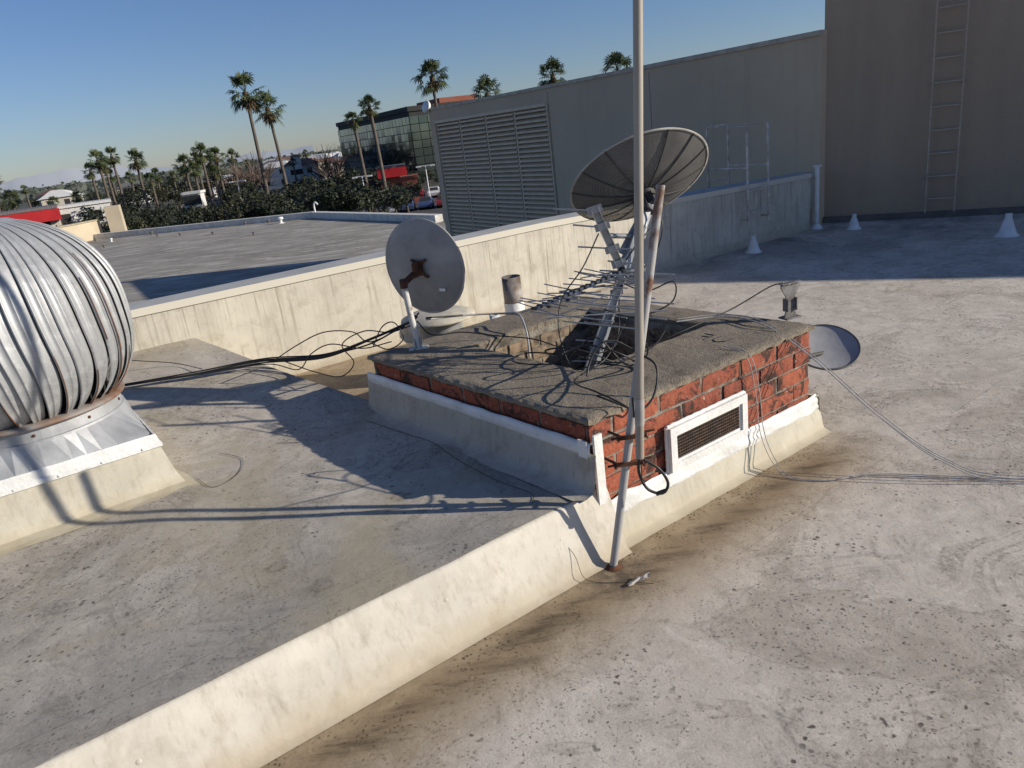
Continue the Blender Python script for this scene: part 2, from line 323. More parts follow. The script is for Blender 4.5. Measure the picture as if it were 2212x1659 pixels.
# ------------------------------------------------------------------ chimney
ch=thing('brick_chimney',cp(.5,.5),'low wide red brick chimney with rough concrete cap','chimney')
n_r=V(((R0-N0).y,-(R0-N0).x,0)).normalized(); n_l=V((-(L0-N0).y,(L0-N0).x,0)).normalized()
d_r=(R0-N0).normalized(); d_l=(L0-N0).normalized(); LR=(R0-N0).length; LL=(L0-N0).length
def quad(mb,a,b,z0,z1,mi=0): mb.add([(a.x,a.y,z0),(b.x,b.y,z0),(b.x,b.y,z1),(a.x,a.y,z1)],[(0,1,2,3)],mi)
mb=MB(); c4=[cp(.008,.008),cp(.992,.008),cp(.992,.992),cp(.008,.992)]
for a,b in zip(c4,c4[1:]+c4[:1]): quad(mb,a,b,0,.585)
part(ch,'mortar_core',mb,M_mortar)
def bricks(mb,P0,d,L,nrm,z0,z1,bl=.285,bh=.088,mi=0,th=.011,off=0,J=3):
    r=0;z=z0
    while z<z1-.02:
        zt=min(z+bh-.013,z1); s=-(bl*.5 if r%2 else 0)-off
        while s<L:
            a=max(s,0)+random.uniform(0,.005); b=min(s+bl-.015,L)-random.uniform(0,.005); s+=bl
            if b-a<.03: continue
            t=th*random.uniform(.5,1.2); nn_=max(2,int((b-a)/.03))
            vs=[];sd=random.uniform(0,90)
            for j in range(J+1):
                for i in range(nn_+1):
                    x=a+(b-a)*i/nn_; zz=z+(zt-z)*j/J; edge=(i in(0,nn_)) or (j in(0,J))
                    x+=.005*nz(i*.9,j*.9,sd) if edge else 0; zz+=.005*nz(i*.9,j*.9,sd+9) if edge else 0
                    o=t+.004*nz(i*.7,j*.9,sd+4)-(.003 if edge else 0)
                    p=P0+d*x+nrm*o; vs.append(V((p.x,p.y,zz)))
            Wd=nn_+1
            fs=[(j*Wd+i,j*Wd+i+1,(j+1)*Wd+i+1,(j+1)*Wd+i) for j in range(J) for i in range(nn_)]
            rim=[i for i in range(nn_+1)]+[j*Wd+nn_ for j in range(1,J+1)]+[J*Wd+i for i in range(nn_-1,-1,-1)]+[j*Wd for j in range(J-1,0,-1)]
            base=len(vs)
            for k in rim: vs.append(vs[k]-nrm*(t+.006))
            m=len(rim); fs+=[(rim[k],base+k,base+(k+1)%m,rim[(k+1)%m]) for k in range(m)]
            mb.add(vs,fs,mi)
        z+=bh;r+=1
mb=MB(); vent_s=(.275*LR,.62*LR)
bricks(mb,cp(.004,.008),d_r,LR*.992,n_r,.045,.585)
bricks(mb,cp(.008,.004),d_l,LL*.992,n_l,.045,.585,off=.12)
bricks(mb,cp(.992,.008),d_l,LL*.98,d_r,.045,.585,off=.06)
part(ch,'brick_face',mb,M_brick)
mb=MB(); U0,U1,V0,V1=.27,.84,.26,.76
h4=[cp(U0,V0),cp(U1,V0),cp(U1,V1),cp(U0,V1)]
for a,b in zip(h4,h4[1:]+h4[:1]): quad(mb,b,a,.02,.58)
mb.add([(p.x,p.y,.02) for p in h4],[(0,1,2,3)],1)
part(ch,'flue_lining',mb,M_mortar,M_dark)
mb=MB()
bricks(mb,cp(U0,V1),d_r,(U1-U0)*LR,n_r,.03,.57,.24,.075)
bricks(mb,cp(U1,V0),d_l,(V1-V0)*LL,n_l,.03,.57,.24,.075)
part(ch,'flue_brick',mb,M_tan)
mb=MB(); n=96; g1=[i/n for i in range(n+1)]
def snap(g,lo,hi):
    g=list(g)
    for t in (lo,hi):
        k=min(range(len(g)),key=lambda i:abs(g[i]-t)); g[k]=t
    return g
gu=snap(g1,U0,U1); gv=snap(g1,V0,V1); eps=1e-6
def inh(u,v): return U0-eps<u<U1+eps and V0-eps<v<V1+eps
idx={};vs=[]
def capv(i,j,low=False):
    key=(i,j,low)
    if key in idx: return idx[key]
    u,v=gu[i],gv[j]; uu=-.006+u*1.012; vv=-.006+v*1.012
    p=cp(uu,vv); jit=V((nz(u*34,v*34,1),nz(u*34,v*34,5),0))*.010
    ed=min(u,1-u,v,1-v)
    dh=max(abs(u-(U0+U1)/2)-(U1-U0)/2,abs(v-(V0+V1)/2)-(V1-V0)/2)
    z=.602+.006*(1-min(1,dh/.28))+.003*nz(u*12,v*12)+.0018*nz(u*45,v*45,2)
    if ed<.001: z-=.010+.008*nz(u*30,v*30,7)
    elif ed<.012: z-=.003
    if dh<.001: z-=.006
    if low: z=.574+.012*nz(u*22,v*22,9)
    idx[key]=len(vs); vs.append(V((p.x,p.y,z))+jit); return idx[key]
fs=[]
for i in range(n):
    for j in range(n):
        if inh(gu[i],gv[j]) and inh(gu[i+1],gv[j+1]): continue
        fs.append((capv(i,j),capv(i+1,j),capv(i+1,j+1),capv(i,j+1)))
edges={}
for f in fs:
    for a,b in zip(f,f[1:]+f[:1]): edges[(a,b)]=1
inv={v:k for k,v in idx.items()}
for (a,b) in list(edges):
    if (b,a) not in edges:
        ka,kb=inv[a],inv[b]; fs.append((b,a,capv(ka[0],ka[1],True),capv(kb[0],kb[1],True)))
mb.add(vs,fs,0,False)
part(ch,'concrete_cap',mb,M_cap)
mb=MB()
def capline(pts): mb.tube([cp(u,v,.6065) for u,v in pts],.003,5,0)
capline([(.74,.10),(.70,.10),(.685,.12),(.70,.14),(.74,.14)])
capline([(.745,.165),(.69,.165)]); capline([(.745,.165),(.745,.20)]); capline([(.72,.165),(.72,.19)])
part(ch,'scratched_letters',mb,M_brib)
def flash(P0,d,L,nrm,prof,mat,name,seg=40,amp=.004,ext=0,base=ch,label=None,sm=True):
    mb=MB(); vs=[];K=len(prof)
    for j in range(seg+1):
        s=-ext+(L+2*ext)*j/seg
        for k,(o,z) in enumerate(prof):
            p=P0+d*s+nrm*(o+amp*nz(s*8,z*20,k)); zz=z+amp*1.2*nz(s*9,k*3.3,4); vs.append(V((p.x,p.y,zz)))
    mb.add(vs,[(j*K+k,(j+1)*K+k,(j+1)*K+k+1,j*K+k+1) for j in range(seg) for k in range(K-1)],0,sm)
    return part(base,name,mb,mat,label=label)
flash(N0,d_r,LR,n_r,[(.010,.203),(.020,.198),(.024,.175),(.026,.155),(.030,.138),(.032,.126),(.024,.122)],M_white,'white_flashing',90,.009,.02)
flash(N0,d_r,LR,n_r,[(.018,.15),(.026,.12),(.036,.075),(.046,.03),(.056,.012),(.10,.001)],M_curb,'base_flashing',50,.003,.04)
flash(N0,d_l,LL,n_l,[(.012,.497),(.022,.495),(.026,.47),(.024,.452),(.020,.437),(.012,.435)],M_white,'white_flashing',60,.0025,.02)
flash(N0,d_l,LL,n_l,[(.014,.45),(.018,.43),(.026,.37),(.036,.315),(.048,.292),(.085,.284),(.13,.280)],M_flare,'base_flashing',50,.004,.04)
mb=MB()
for i in range(9):
    p=N0+d_l*(.1+i*.2)+n_l*.025; mb.lathe([(.007,0),(.006,.003),(.001,.004)],(p.x,p.y,.466),8,0,True,tuple(n_l))
part(ch,'flashing_screw',mb,M_white)
mb=MB()
c=N0+d_r*.018+n_r*.024; mb.box((c.x,c.y,.36),d_r*.022,n_r*.006,V((0,0,.17)))
c=N0+d_l*.02+n_l*.026; mb.box((c.x,c.y,.47),d_l*.025,n_l*.004,V((0,0,.038)))
part(ch,'corner_strip',mb,M_white)
flash(R0,d_l,.6,d_r,[(.01,.198),(.022,.196),(.028,.15),(.04,.06),(.055,.015),(.10,.001)],M_curb,'base_flashing',20,.004,.03)
mv=MB()
def fp(s,z,o): 
    p=N0+d_r*s+n_r*o; return V((p.x,p.y,z))
s0,s1=vent_s; z0,z1=.195,.41
def fbox(mb,sa,sb,za,zb,oa,ob,mi=0):
    mb.box(fp((sa+sb)/2,(za+zb)/2,(oa+ob)/2),d_r*((sb-sa)/2),n_r*((ob-oa)/2),V((0,0,(zb-za)/2)),mi)
w=.038
fbox(mv,s0,s1,z1-w,z1,.016,.04); fbox(mv,s0,s1,z0,z0+w,.016,.04); fbox(mv,s0,s0+w,z0+w,z1-w,.016,.0405); fbox(mv,s1-w,s1,z0+w,z1-w,.016,.0405)
fbox(mv,s0+w,s1-w,z1-w-.012,z1-w,.014,.03);fbox(mv,s0+w,s1-w,z0+w,z0+w+.012,.014,.03);fbox(mv,s0+w,s0+w+.012,z0+w+.012,z1-w-.012,.014,.03);fbox(mv,s1-w-.012,s1-w,z0+w+.012,z1-w-.012,.014,.03)
def bead(sa,za,sb,zb):
    n=26; pts=[fp(sa+(sb-sa)*i/n+.003*nz(i*.7,za*9),za+(zb-za)*i/n+.004*nz(i*.8,sa*7,3),.016) for i in range(n+1)]; mv.tube(pts,.009,6)
bead(s0-.004,z0,s0-.004,z1+.004);bead(s0,z1+.004,s1,z1+.004);bead(s1+.004,z1+.004,s1+.004,z0)
vf=part(ch,'vent',mv,M_white,label='white framed vent with rusty wire mesh')
mb=MB(); fbox(mb,s0+w,s1-w,z0+w,z1-w,.0155,.018); subpart(vf,ch,'vent_shade_panel',mb,M_dark)  # flat dark panel standing in for the shaded recess behind the mesh
mb=MB(); k=30
for i in range(1,k): 
    s=s0+w+(s1-s0-2*w)*i/k; mb.tube([fp(s,z0+w,.027),fp(s,z1-w,.027)],.0014,4,0,False)
for i in range(1,9):
    z=z0+w+(z1-z0-2*w)*i/9; mb.tube([fp(s0+w,z,.0285),fp(s1-w,z,.0285)],.0014,4,0,False)
subpart(vf,ch,'vent_mesh',mb,simple('rusty_wire',(.24,.15,.10),(.10,.065,.045),30,.8,.3))
# ------------------------------------------------------------------ turbine vent
TC=V((-2.36,3.52,0)); tv=thing('turbine_vent',(TC.x,TC.y,.28),'large galvanised turbine roof vent with rust streaks','vent')
zc=1.15
def gr(h): return .535*math.sqrt(max(.0,1-abs(h/.5)**(2.45 if h>0 else 2.7)))
mb=MB(); NV=38; da=2*math.pi/NV; vs=[];hs=[-.415+.905*i/36 for i in range(37)]
cs=[(-.02,.0),(.02,.014),(.06,.015),(.10,.003),(.30,.0),(.42,.001),(.46,.008),(.50,.008),(.55,.0),(.80,-.007),(1.0,-.012),(1.08,-.022)]
def vtw(h): return -.20*h-.10*math.cos(h*3)-.5*max(0,-h-.12)**1.6
for h in hs:
    tw=vtw(h); nar=1-.26*max(0,(-h-.16)/.255)**1.5
    for a,dr in cs:
        an=a*nar*da+tw; r=gr(h)*(1+dr*1.2)+(.015*max(0,(-h-.2)/.2)*(1-a)); vs.append(V((r*math.cos(an),r*math.sin(an),h)))
C=len(cs); fs=[(i*C+k,i*C+k+1,(i+1)*C+k+1,(i+1)*C+k) for i in range(len(hs)-1) for k in range(C-1)]
mb.add(vs,fs,0,True)
me=mesh('vane',mb,[M_vane])
rots=[i*da+random.uniform(-.014,.014) for i in range(NV)]
for i in range(NV):
    o=bpy.data.objects.new('vane',me); COL.objects.link(o); o.parent=tv; o.location=(0,0,zc-.28); o.rotation_euler=(0,0,rots[i])
mb=MB()
for i,h0,h1,w_ in ((0,-.40,.30,.0035),(1,-.41,-.18,.004),(36,-.41,-.22,.004),(34,-.41,-.10,.003),(31,-.41,-.26,.0045),(29,-.41,-.2,.003),(27,-.41,-.28,.004),(37,-.1,.2,.0025)):
    pts=[]
    for k in range(13):
        h=h0+(h1-h0)*k/12; an=rots[i]+vtw(h)+.02*da; r=gr(h)*1.019+.015*max(0,(-h-.2)/.2)+.001; pts.append((TC.x+r*math.cos(an),TC.y+r*math.sin(an),zc+h))
    mb.tube(pts,w_,6,0,True,r2=.0012)
part(tv,'rust_streak',mb,M_streak)
mb=MB(); mb.lathe([(.26,.435),(.2,.468),(.16,.485),(.05,.497),(.0,.499)],(TC.x,TC.y,zc),32); part(tv,'top_plate',mb,M_galv)
mb=MB(); mb.lathe([(.35,-.43),(.35,-.36),(.30,.2),(.2,.42)],(TC.x,TC.y,zc),24); part(tv,'gap_shade_core',mb,M_dark)  # near-black core inside the vanes so the gaps read as shade
mb=MB(); mb.lathe([(.36,-.392),(.40,-.395),(.418,-.402),(.420,-.412),(.414,-.418),(.39,-.416)],(TC.x,TC.y,zc),48); part(tv,'rusty_ring',mb,simple('ring_rust',(.20,.10,.055),(.30,.29,.28),5,.7,.2))
mb=MB(); mb.lathe([(.385,-.41),(.388,-.43),(.392,-.475),(.400,-.478),(.402,-.488)],(TC.x,TC.y,zc),64,0,False)
nseg=48; vs=[]
for k in range(nseg):
    an=2*math.pi*k/nseg; p=V((math.cos(an),math.sin(an),0)); vs.append(TC+p*.402+V((0,0,zc-.488)))
for k in range(nseg):
    an=2*math.pi*k/nseg; p=V((math.cos(an),math.sin(an),0)); a=p.dot(E1);b=p.dot(NO); q=p*(.430/max(abs(a),abs(b))); vs.append(TC+q+V((0,0,.545)))
mb.add(vs,[(k,(k+1)%nseg,nseg+(k+1)%nseg,nseg+k) for k in range(nseg)],0,False)
part(tv,'metal_collar',mb,M_galv)
mb=MB()
for k in range(10):
    an=k*.628+.2; p=V((math.cos(an),math.sin(an),0)); q=TC+p*.392; mb.lathe([(.008,0),(.006,.004),(.001,.005)],(q.x,q.y,zc-.45),8,0,True,tuple(p))
part(tv,'collar_screw',mb,M_rust)
def sqring(prof,mat,name):
    mb=MB(); vs=[];K=len(prof); m=16; per=[]
    for (a0,b0),(a1,b1) in (((1,-1),(1,1)),((1,1),(-1,1)),((-1,1),(-1,-1)),((-1,-1),(1,-1))):
        for i in range(m): t=i/m; per.append((a0+(a1-a0)*t,b0+(b1-b0)*t))
    for a,b in per:
        for o,z in prof: 
            p=TC+E1*a*o+NO*b*o; vs.append(V((p.x+.003*nz(a*4,b*4,z*9),p.y+.003*nz(a*4,b*4,z*9+5),z+.003*nz(a*5,b*5,o*20))))
    T=len(per); mb.add(vs,[(j*K+k,((j+1)%T)*K+k,((j+1)%T)*K+k+1,j*K+k+1) for j in range(T) for k in range(K-1)],0,False)
    return part(tv,name,mb,mat)
sqring([(.425,.556),(.434,.557),(.438,.548),(.441,.520),(.449,.512),(.451,.492),(.445,.488)],M_white,'white_flashing')
sqring([(.435,.52),(.440,.49),(.462,.40),(.482,.315),(.495,.295),(.54,.283),(.58,.280)],M_curb,'curb')
mb=MB()
for i in range(5):
    p=TC+NO*.450+E1*(-.36+.18*i); mb.lathe([(.007,0),(.006,.003),(.001,.004)],(p.x,p.y,.502),8,0,True,(NX,NY,0))
part(tv,'flashing_screw',mb,M_white)
# ------------------------------------------------------------------ dishes
def dish(par_,name,c,o,R,depth,mat,rimmat,n=64,th=.004):
    o=V(o).normalized(); mb=MB(); prof=[(R*t,-depth*(1-t*t)) for t in [0.001]+[i/12 for i in range(1,13)]]
    mb.lathe(prof,c,n,0,True,tuple(o))
    if th: mb.lathe([(r,h-th) for r,h in prof],c,n,0,True,tuple(o))
    part(par_,name,mb,mat)
    mb=MB(); mb.lathe([(R-.004,-.006),(R+.005,-.006),(R+.006,0),(R+.003,.004),(R-.004,.003),(R-.004,-.006)],c,n,0,True,tuple(o)); part(par_,'rim',mb,rimmat)
sd=thing('satellite_dish',(-.51,4.164,.6),'small grey solid satellite dish on short white pipe','satellite dish')
c=V((-.415,4.30,1.05)); o=V((.50,.78,.04)).normalized(); dish(sd,'reflector',c,o,.275,.035,M_dishg,M_rim)
mb=MB(); top=V((-.535,4.17,.99)); mb.tube([(-.505,4.165,.61),(-.525,4.168,.8),top],.018,14); part(sd,'support_pipe',mb,M_wrust,label='white support pipe flaking to rust')
mb=MB(); v0=c-o*.045; side=o.cross(V((0,0,1))).normalized(); up=side.cross(o)
mb.box(v0-o*.01+up*.005,side*.026,up*.042,o*.005); mb.box(v0-o*.035+up*.01,side*.006,up*.035,o*.03)
for sg in(-1,1):
    for s2 in (-1,1): mb.tube([v0-o*.01,v0-o*.004+side*.035*sg+up*.045*s2,v0-o*.002+side*.052*sg+up*.05*s2],.0085,6)
mb.box((top+v0)/2,(v0-top)*.5,V((0,0,.016)),side*.009)
mb.lathe([(.022,-.025),(.022,.025),(.0,.027)],top,12)
part(sd,'mount_bracket',mb,M_rust)
mb=MB(); b=V((-.51,4.164,.608)); mb.box(b,(.055,0,0),(0,.03,0),(0,0,.005)); mb.box(b+V((-.02,0,.03)),(.004,0,0),(0,.022,0),(0,0,.03)); mb.box(b+V((.022,0,.03)),(.004,0,0),(0,.022,0),(0,0,.03))
part(sd,'foot_plate',mb,M_wrust)
mb=MB(); q=c-o*.030+side*.12-up*.13; mb.box(q,side*.02,up*.008,o*.002); part(sd,'sticker',mb,M_white)
bd=thing('satellite_dish',(.33,3.6,.55),'large dark ribbed mesh satellite dish on grey strut','satellite dish')
c=V((.82,4.12,1.405)); o=V((-.13,.60,.73)).normalized(); R=.380; D=.10
dish(bd,'reflector',c,o,R,D,M_bdish,M_rim,th=0)
mb=MB(); x=o.orthogonal().normalized(); y=o.cross(x)
for k in range(14):
    a=2*math.pi*k/14+.1; rd=x*math.cos(a)+y*math.sin(a)
    mb.tube([c+rd*R*t-o*(D*(1-t*t)+.005) for t in (.1,.3,.5,.7,.85,1.)],.0036,6)
part(bd,'rib',mb,M_brib)
hub=c-o*(D+.015)
mb=MB(); mb.lathe([(.055,.012),(.055,-.012),(.03,-.02),(.0,-.02)],hub,20,0,True,tuple(o)); mb.box(hub-o*.04,x*.03,y*.05,o*.03); mb.box(hub-o*.07,x*.05,y*.012,o*.04); mb.box(hub-o*.045+y*.05,x*.035,y*.02,o*.03); part(bd,'hub',mb,M_brib)
mb=MB(); s_a=V((.32,3.56,.30)); s_b=V((.77,3.93,1.18))
def beam(mb,a,b,w,h,mi=0):
    a,b=V(a),V(b); t=(b-a); tn=t.normalized(); s=tn.cross(V((0,1,0))).normalized(); u=s.cross(tn); mb.box((a+b)/2,t/2,s*w,u*h,mi)
beam(mb,s_a,s_b,.017,.017); beam(mb,s_b,hub-o*.05,.024,.02); mb.tube([s_b-V((.03,0,.16)),hub-o*.04+V((.03,0,.0))],.012,8); beam(mb,s_b+V((-.10,0,-.14)),s_b+V((.07,.05,.10)),.026,.006)
mb.tube([s_b+V((-.16,-.02,-.03)),s_b+V((.02,0,-.06)),hub+V((.0,-.03,-.06))],.014,8); beam(mb,s_b+V((-.12,-.02,-.20)),s_b+V((.02,0,.0)),.018,.012); beam(mb,s_b+V((-.20,-.03,-.26)),s_b+V((.06,0,-.22)),.014,.010)
part(bd,'support_strut',mb,M_galv)
td=thing('satellite_dish',(1.72,3.90,.0),'pale grey dish with dark rim lying face up','satellite dish')
c=V((1.80,3.99,.36)); o=V((-.08,-.45,.87)).normalized(); dish(td,'reflector',c,o,.178,.03,M_dishl,M_drim)
mb=MB(); p=cp(1.0,.12); mb.tube([(p.x-.02,p.y,.36),(1.70,3.93,.34),c-o*.05],.012,8); part(td,'mount_arm',mb,M_brib)
bk=MB(); b=V((1.53,3.83,.604)); sx=V((.93,.35,0)).normalized(); sy=V((-.35,.93,0))
bk.box(b+V((0,0,.004)),sx*.05,sy*.035,V((0,0,.004)))
def plate(mb,pts,th):
    vs=[b+sx*x+V((0,0,z))-sy*th for x,z in pts]+[b+sx*x+V((0,0,z))+sy*th for x,z in pts]; n=len(pts)
    mb.add(vs,[tuple(range(n)),tuple(range(2*n-1,n-1,-1))]+[(i,n+i,n+(i+1)%n,(i+1)%n) for i in range(n)])
plate(bk,[(-.04,.008),(.04,.008),(.03,.04),(.03,.12),(.065,.17),(.065,.195),(.02,.192),(.0,.175),(-.02,.192),(-.062,.195),(-.062,.17),(-.03,.12),(-.03,.04)],.004)
for sg in(-1,1): bk.box(b+sx*.03*sg+V((0,0,.075)),sx*.003,sy*.02,V((0,0,.035))); bk.tube([b+sx*.02*sg-sy*.012+V((0,0,.05)),b+sx*.02*sg+sy*.012+V((0,0,.05))],.007,6)
bk.box(b+V((0,0,.192)),sx*.062,sy*.015,V((0,0,.003)))
solo('dish_bracket',bk,[simple('dull_bracket_steel',(.26,.26,.26),(.12,.10,.09),14,.65,.3)],b,'empty galvanised dish mounting bracket bolted on chimney cap','bracket')
# ------------------------------------------------------------------ masts
mm=thing('antenna_mast',(.318,2.628,0),'leaning grey steel mast with rust standing on the roof','mast')
mb=MB(); ma=V((.318,2.628,0)); mt=V((.625,2.75,1.486)); mb.tube([ma,ma.lerp(mt,.3),ma.lerp(mt,.7),mt],.0165,16); part(mm,'mast_tube',mb,M_mast)
mb=MB()
for t in (.30,.375):
    p=ma.lerp(mt,t); q=V((.44,2.66,p.z)); mb.box((p+q)/2+V((.0,-.012,0)),(.06,0,0),(0,.006,0),(0,0,.008)); mb.tube([p+V((-.03,-.02,0)),p+V((-.075,.06,0))],.006,6); mb.tube([p+V((-.075,.0,-.01)),p+V((.10,.0,.01))],.005,6)
    for dx in(-.05,.06): mb.tube([p+V((dx,-.045,0)),p+V((dx,.02,0))],.005,6)
part(mm,'mast_clamp',mb,M_rust)
mb=MB(); mb.lathe([(.04,.0),(.03,.004),(.019,.012)],ma,12); part(mm,'mast_foot',mb,M_rust)
pl=thing('antenna_pole',(.457,2.62,.479),'tall pale painted pole clamped to the leaning mast','pole')
pa=V((.457,2.62,.479)); pb=V((.677,2.74,3.7)); mb=MB(); mb.tube([pa,pa.lerp(pb,.33),pa.lerp(pb,.66),pb],.0165,18); part(pl,'pole_tube',mb,M_pole)
mb=MB(); mb.lathe([(.0175,0),(.0185,.01),(.0185,.09),(.0175,.10)],pa.lerp(pb,.042),16,0,True,tuple(pb-pa)); mb.lathe([(.0185,.10),(.019,.102),(.019,.106),(.0185,.108)],pa.lerp(pb,.042),16,0,True,tuple(pb-pa)); part(pl,'white_sleeve',mb,M_rim)
mb=MB(); mb.tube(spline([pa+V((0,0,.02)),pa+V((-.008,-.005,-.06)),pa+V((.02,-.015,-.13)),pa+V((.075,-.02,-.155)),pa+V((.10,-.02,-.115)),pa+V((.07,-.02,-.05)),pa+V((.015,-.01,-.005))],10),.006,8); mb.tube([pa+V((.05,-.02,-.155)),pa+V((.09,-.02,-.145))],.009,8)
part(pl,'cable_loop',mb,M_black)
# ------------------------------------------------------------------ tv antennas
q=V((.82,-.57,0)).normalized()
ya=thing('tv_antenna',(.60,3.72,.60),'broken aluminium television aerial with many thin elements','antenna')
mb=MB(); b0=V((.62,3.72,.99)); b1=V((.16,3.64,.875)); beam(mb,b0,b1,.008,.008)
part(ya,'boom',mb,M_galv)
mb=MB(); mk=MB()
for i in range(17):
    t=i/16; p=b0.lerp(b1,t); hl=.18-.04*t+random.uniform(-.03,.02); dz=V((0,0,random.uniform(-.035,.035)))
    off=q*random.uniform(-.05,.04)
    mb.tube([p-q*hl+dz+off,p+q*hl-dz+off],.0034,6); mk.box(p+V((0,0,.004)),q*.016,V((.004,.004,0)),V((0,0,.007)))
    if i%3==0: mk.box(p+q*hl*.45+V((0,0,.002)),q*.010,V((.004,.004,0)),V((0,0,.005)))
for a,b in (((.30,3.72,.93),(.74,3.5,.885)),((.36,3.70,.90),(.82,3.45,.86)),((.25,3.65,.91),(.66,3.45,.85)),((.14,3.66,.86),(.52,3.42,.82)),((.2,3.5,.86),(.78,3.42,.84)),((.38,3.75,.82),(.80,3.55,.76)),((.30,3.70,.78),(.66,3.5,.74)),((.22,3.62,.82),(.5,3.60,.90)),((.45,3.7,1.0),(.85,3.55,.98))): mb.tube([a,b],.0042,6)
part(ya,'element',mb,M_galv); part(ya,'element_clip',mk,M_black)
ub=thing('tv_antenna',(.33,3.6,.45),'upright bent aerial with channel boom and cross elements','antenna')
mb=MB(); k1=V((.505,3.70,1.33)); k2=V((.635,3.75,.98)); k3=V((.33,3.58,.40))
def channel(mb,a,b,w):
    a,b=V(a),V(b); tn=(b-a).normalized(); s=tn.cross(V((0,1,0))).normalized(); u=s.cross(tn)
    mb.box((a+b)/2,(b-a)/2,s*w,u*.002); mb.box((a+b)/2+s*w-u*.012,(b-a)/2,s*.0015,u*.012); mb.box((a+b)/2-s*w-u*.012,(b-a)/2,s*.0015,u*.012)
channel(mb,k1,k2,.018); channel(mb,k2,k3,.020)
part(ub,'boom',mb,M_galv)
mb=MB(); mp=MB()
for t,hl,off in ((.03,.13,-.10),(.28,.09,-.07),(.62,.16,-.03),(1.,.18,.05),(.85,.10,.04)):
    p=k1.lerp(k2,t)+q*off; mb.tube([p-q*hl+V((0,0,.012)),p+q*hl-V((0,0,.008))],.0046,6)
    pp=k1.lerp(k2,t); mp.box(pp-V((0,.012,0)),V((.036,-.006,.008)),V((0,.003,0)),V((-.004,0,.018)))
for t in (.05,.15,.3,.4,.6,.8): 
    p=k2.lerp(k3,t); mp.box(p-V((0,.014,0)),V((.032,-.004,.0)),V((0,.003,0)),V((0,0,.014)))
for t,hl in ((.12,.14),(.25,.17),(.32,.10),(.40,.12),(.55,.13),(.72,.11)):
    p=k2.lerp(k3,t); mb.tube([p-q*hl,p+q*hl+V((0,0,random.uniform(-.03,.03)))],.0042,6)
part(ub,'element',mb,M_galv); part(ub,'element_bracket',mp,M_galv)
# ------------------------------------------------------------------ cables
def cable(pts,r,mat,label,cat='cable',name='cable',k=8,group=None):
    mb=MB(); mb.tube(spline(pts,k),r,6); solo(name,mb,[mat],V(pts[0]),label,cat,group)
bund=[(-3.1,4.55,.46),(-2.53,4.73,.445),(-2.1,4.84,.425),(-1.68,4.94,.42),(-1.225,4.8,.46),(-.865,4.6,.56),(-.569,4.40,.70),(-.50,4.25,.76)]
for i in range(6):
    o=V((random.uniform(-.02,.02),random.uniform(-.035,.035),random.uniform(0,.02))); ph=random.uniform(0,6)
    cable([V(p)+o*(1+.6*math.sin(j*1.3+ph))+V((0,0,.02*math.sin(j*2+ph) if 3<j<6 else 0.006)) for j,p in enumerate(bund)],.0055,M_black,'black coaxial cable running from turbine vent to chimney',group='bundled black cables')
loops=[[(-1.62,4.93,.43),(-1.33,4.65,.60),(-1.14,4.6,.67),(-.95,4.55,.66),(-.84,4.48,.60),(-.6,4.4,.69)],
[(-1.5,4.86,.44),(-1.3,4.75,.38),(-1.1,4.62,.36),(-.98,4.55,.46),(-1.02,4.5,.60),(-.86,4.45,.68),(-.70,4.42,.66),(-.56,4.4,.69)],
[(-1.9,4.9,.43),(-1.6,4.85,.44),(-1.38,4.7,.42),(-1.25,4.6,.54),(-1.1,4.55,.60),(-.9,4.5,.56),(-.7,4.42,.60)],
[(-.82,4.45,.58),(-.74,4.42,.70),(-.66,4.4,.72),(-.62,4.38,.62),(-.72,4.4,.56),(-.82,4.43,.6)]]
for l in loops: cable(l,.0038,M_black,'loose black cable loop beside the brick chimney',group='loose black cable loops')
cable([(-.50,4.2,.76),(-.42,4.15,.68),(-.25,4.2,.66),(-.05,4.15,.625),(.15,4.0,.62),(.3,3.8,.60)],.004,M_black,'black cable crossing the chimney cap')
cable([(-.45,4.25,.75),(-.25,4.45,.70),(0,4.45,.68),(.09,4.3,.70),(.12,4.1,.64),(.12,4.05,.5)],.006,M_wirew,'pale cable dropping into the chimney flue')
cable([(-.45,4.25,.76),(-.2,4.48,.69),(.02,4.47,.67),(.1,4.32,.68),(.13,4.12,.62),(.14,4.07,.48)],.005,M_black,'black cable dropping into the chimney flue')
def ring(c,a,b,r,t0,t1,n=16,wob=.02): return [V(c)+V(a)*math.cos(t0+(t1-t0)*i/n)+V(b)*math.sin(t0+(t1-t0)*i/n)+V((0,0,wob*math.sin(i*1.1))) for i in range(n+1)]
cable(ring((.47,2.98,.70),(.15,.0,-.03),(.02,.10,.11),0,-2.4,3.1),.0048,M_black,'black cable coiled around the leaning mast')
cable([(.60,3.6,.75),(.45,3.3,.68),(.30,3.2,.64),(.28,3.05,.66),(.35,2.92,.66),(.45,2.82,.62),(.455,2.68,.62),(.45,2.65,.72)],.004,M_black,'black cable drooping over the chimney edge')
cable([(.52,3.7,1.2),(.42,3.65,1.05),(.30,3.6,.92),(.26,3.5,.78),(.30,3.4,.62),(.40,3.3,.66),(.5,3.15,.70),(.52,2.9,.75),(.5,2.7,.9)],.0035,M_black,'thin black cable hanging from the upright aerial')
cable([(.75,3.9,1.32),(.87,3.85,1.2),(.80,3.8,1.02),(.62,3.72,.92),(.58,3.68,.7),(.5,3.5,.66),(.2,3.45,.64),(.02,3.6,.63),(.1,3.75,.62),(.3,3.7,.6)],.004,M_black,'black cable from big dish hub to chimney cap')
cable([(.3,3.55,.62),(.42,3.4,.76),(.55,3.35,.62),(.62,3.2,.70),(.58,3.0,.82),(.5,2.8,.7)],.0038,M_black,'black cable twisted above the chimney cap')
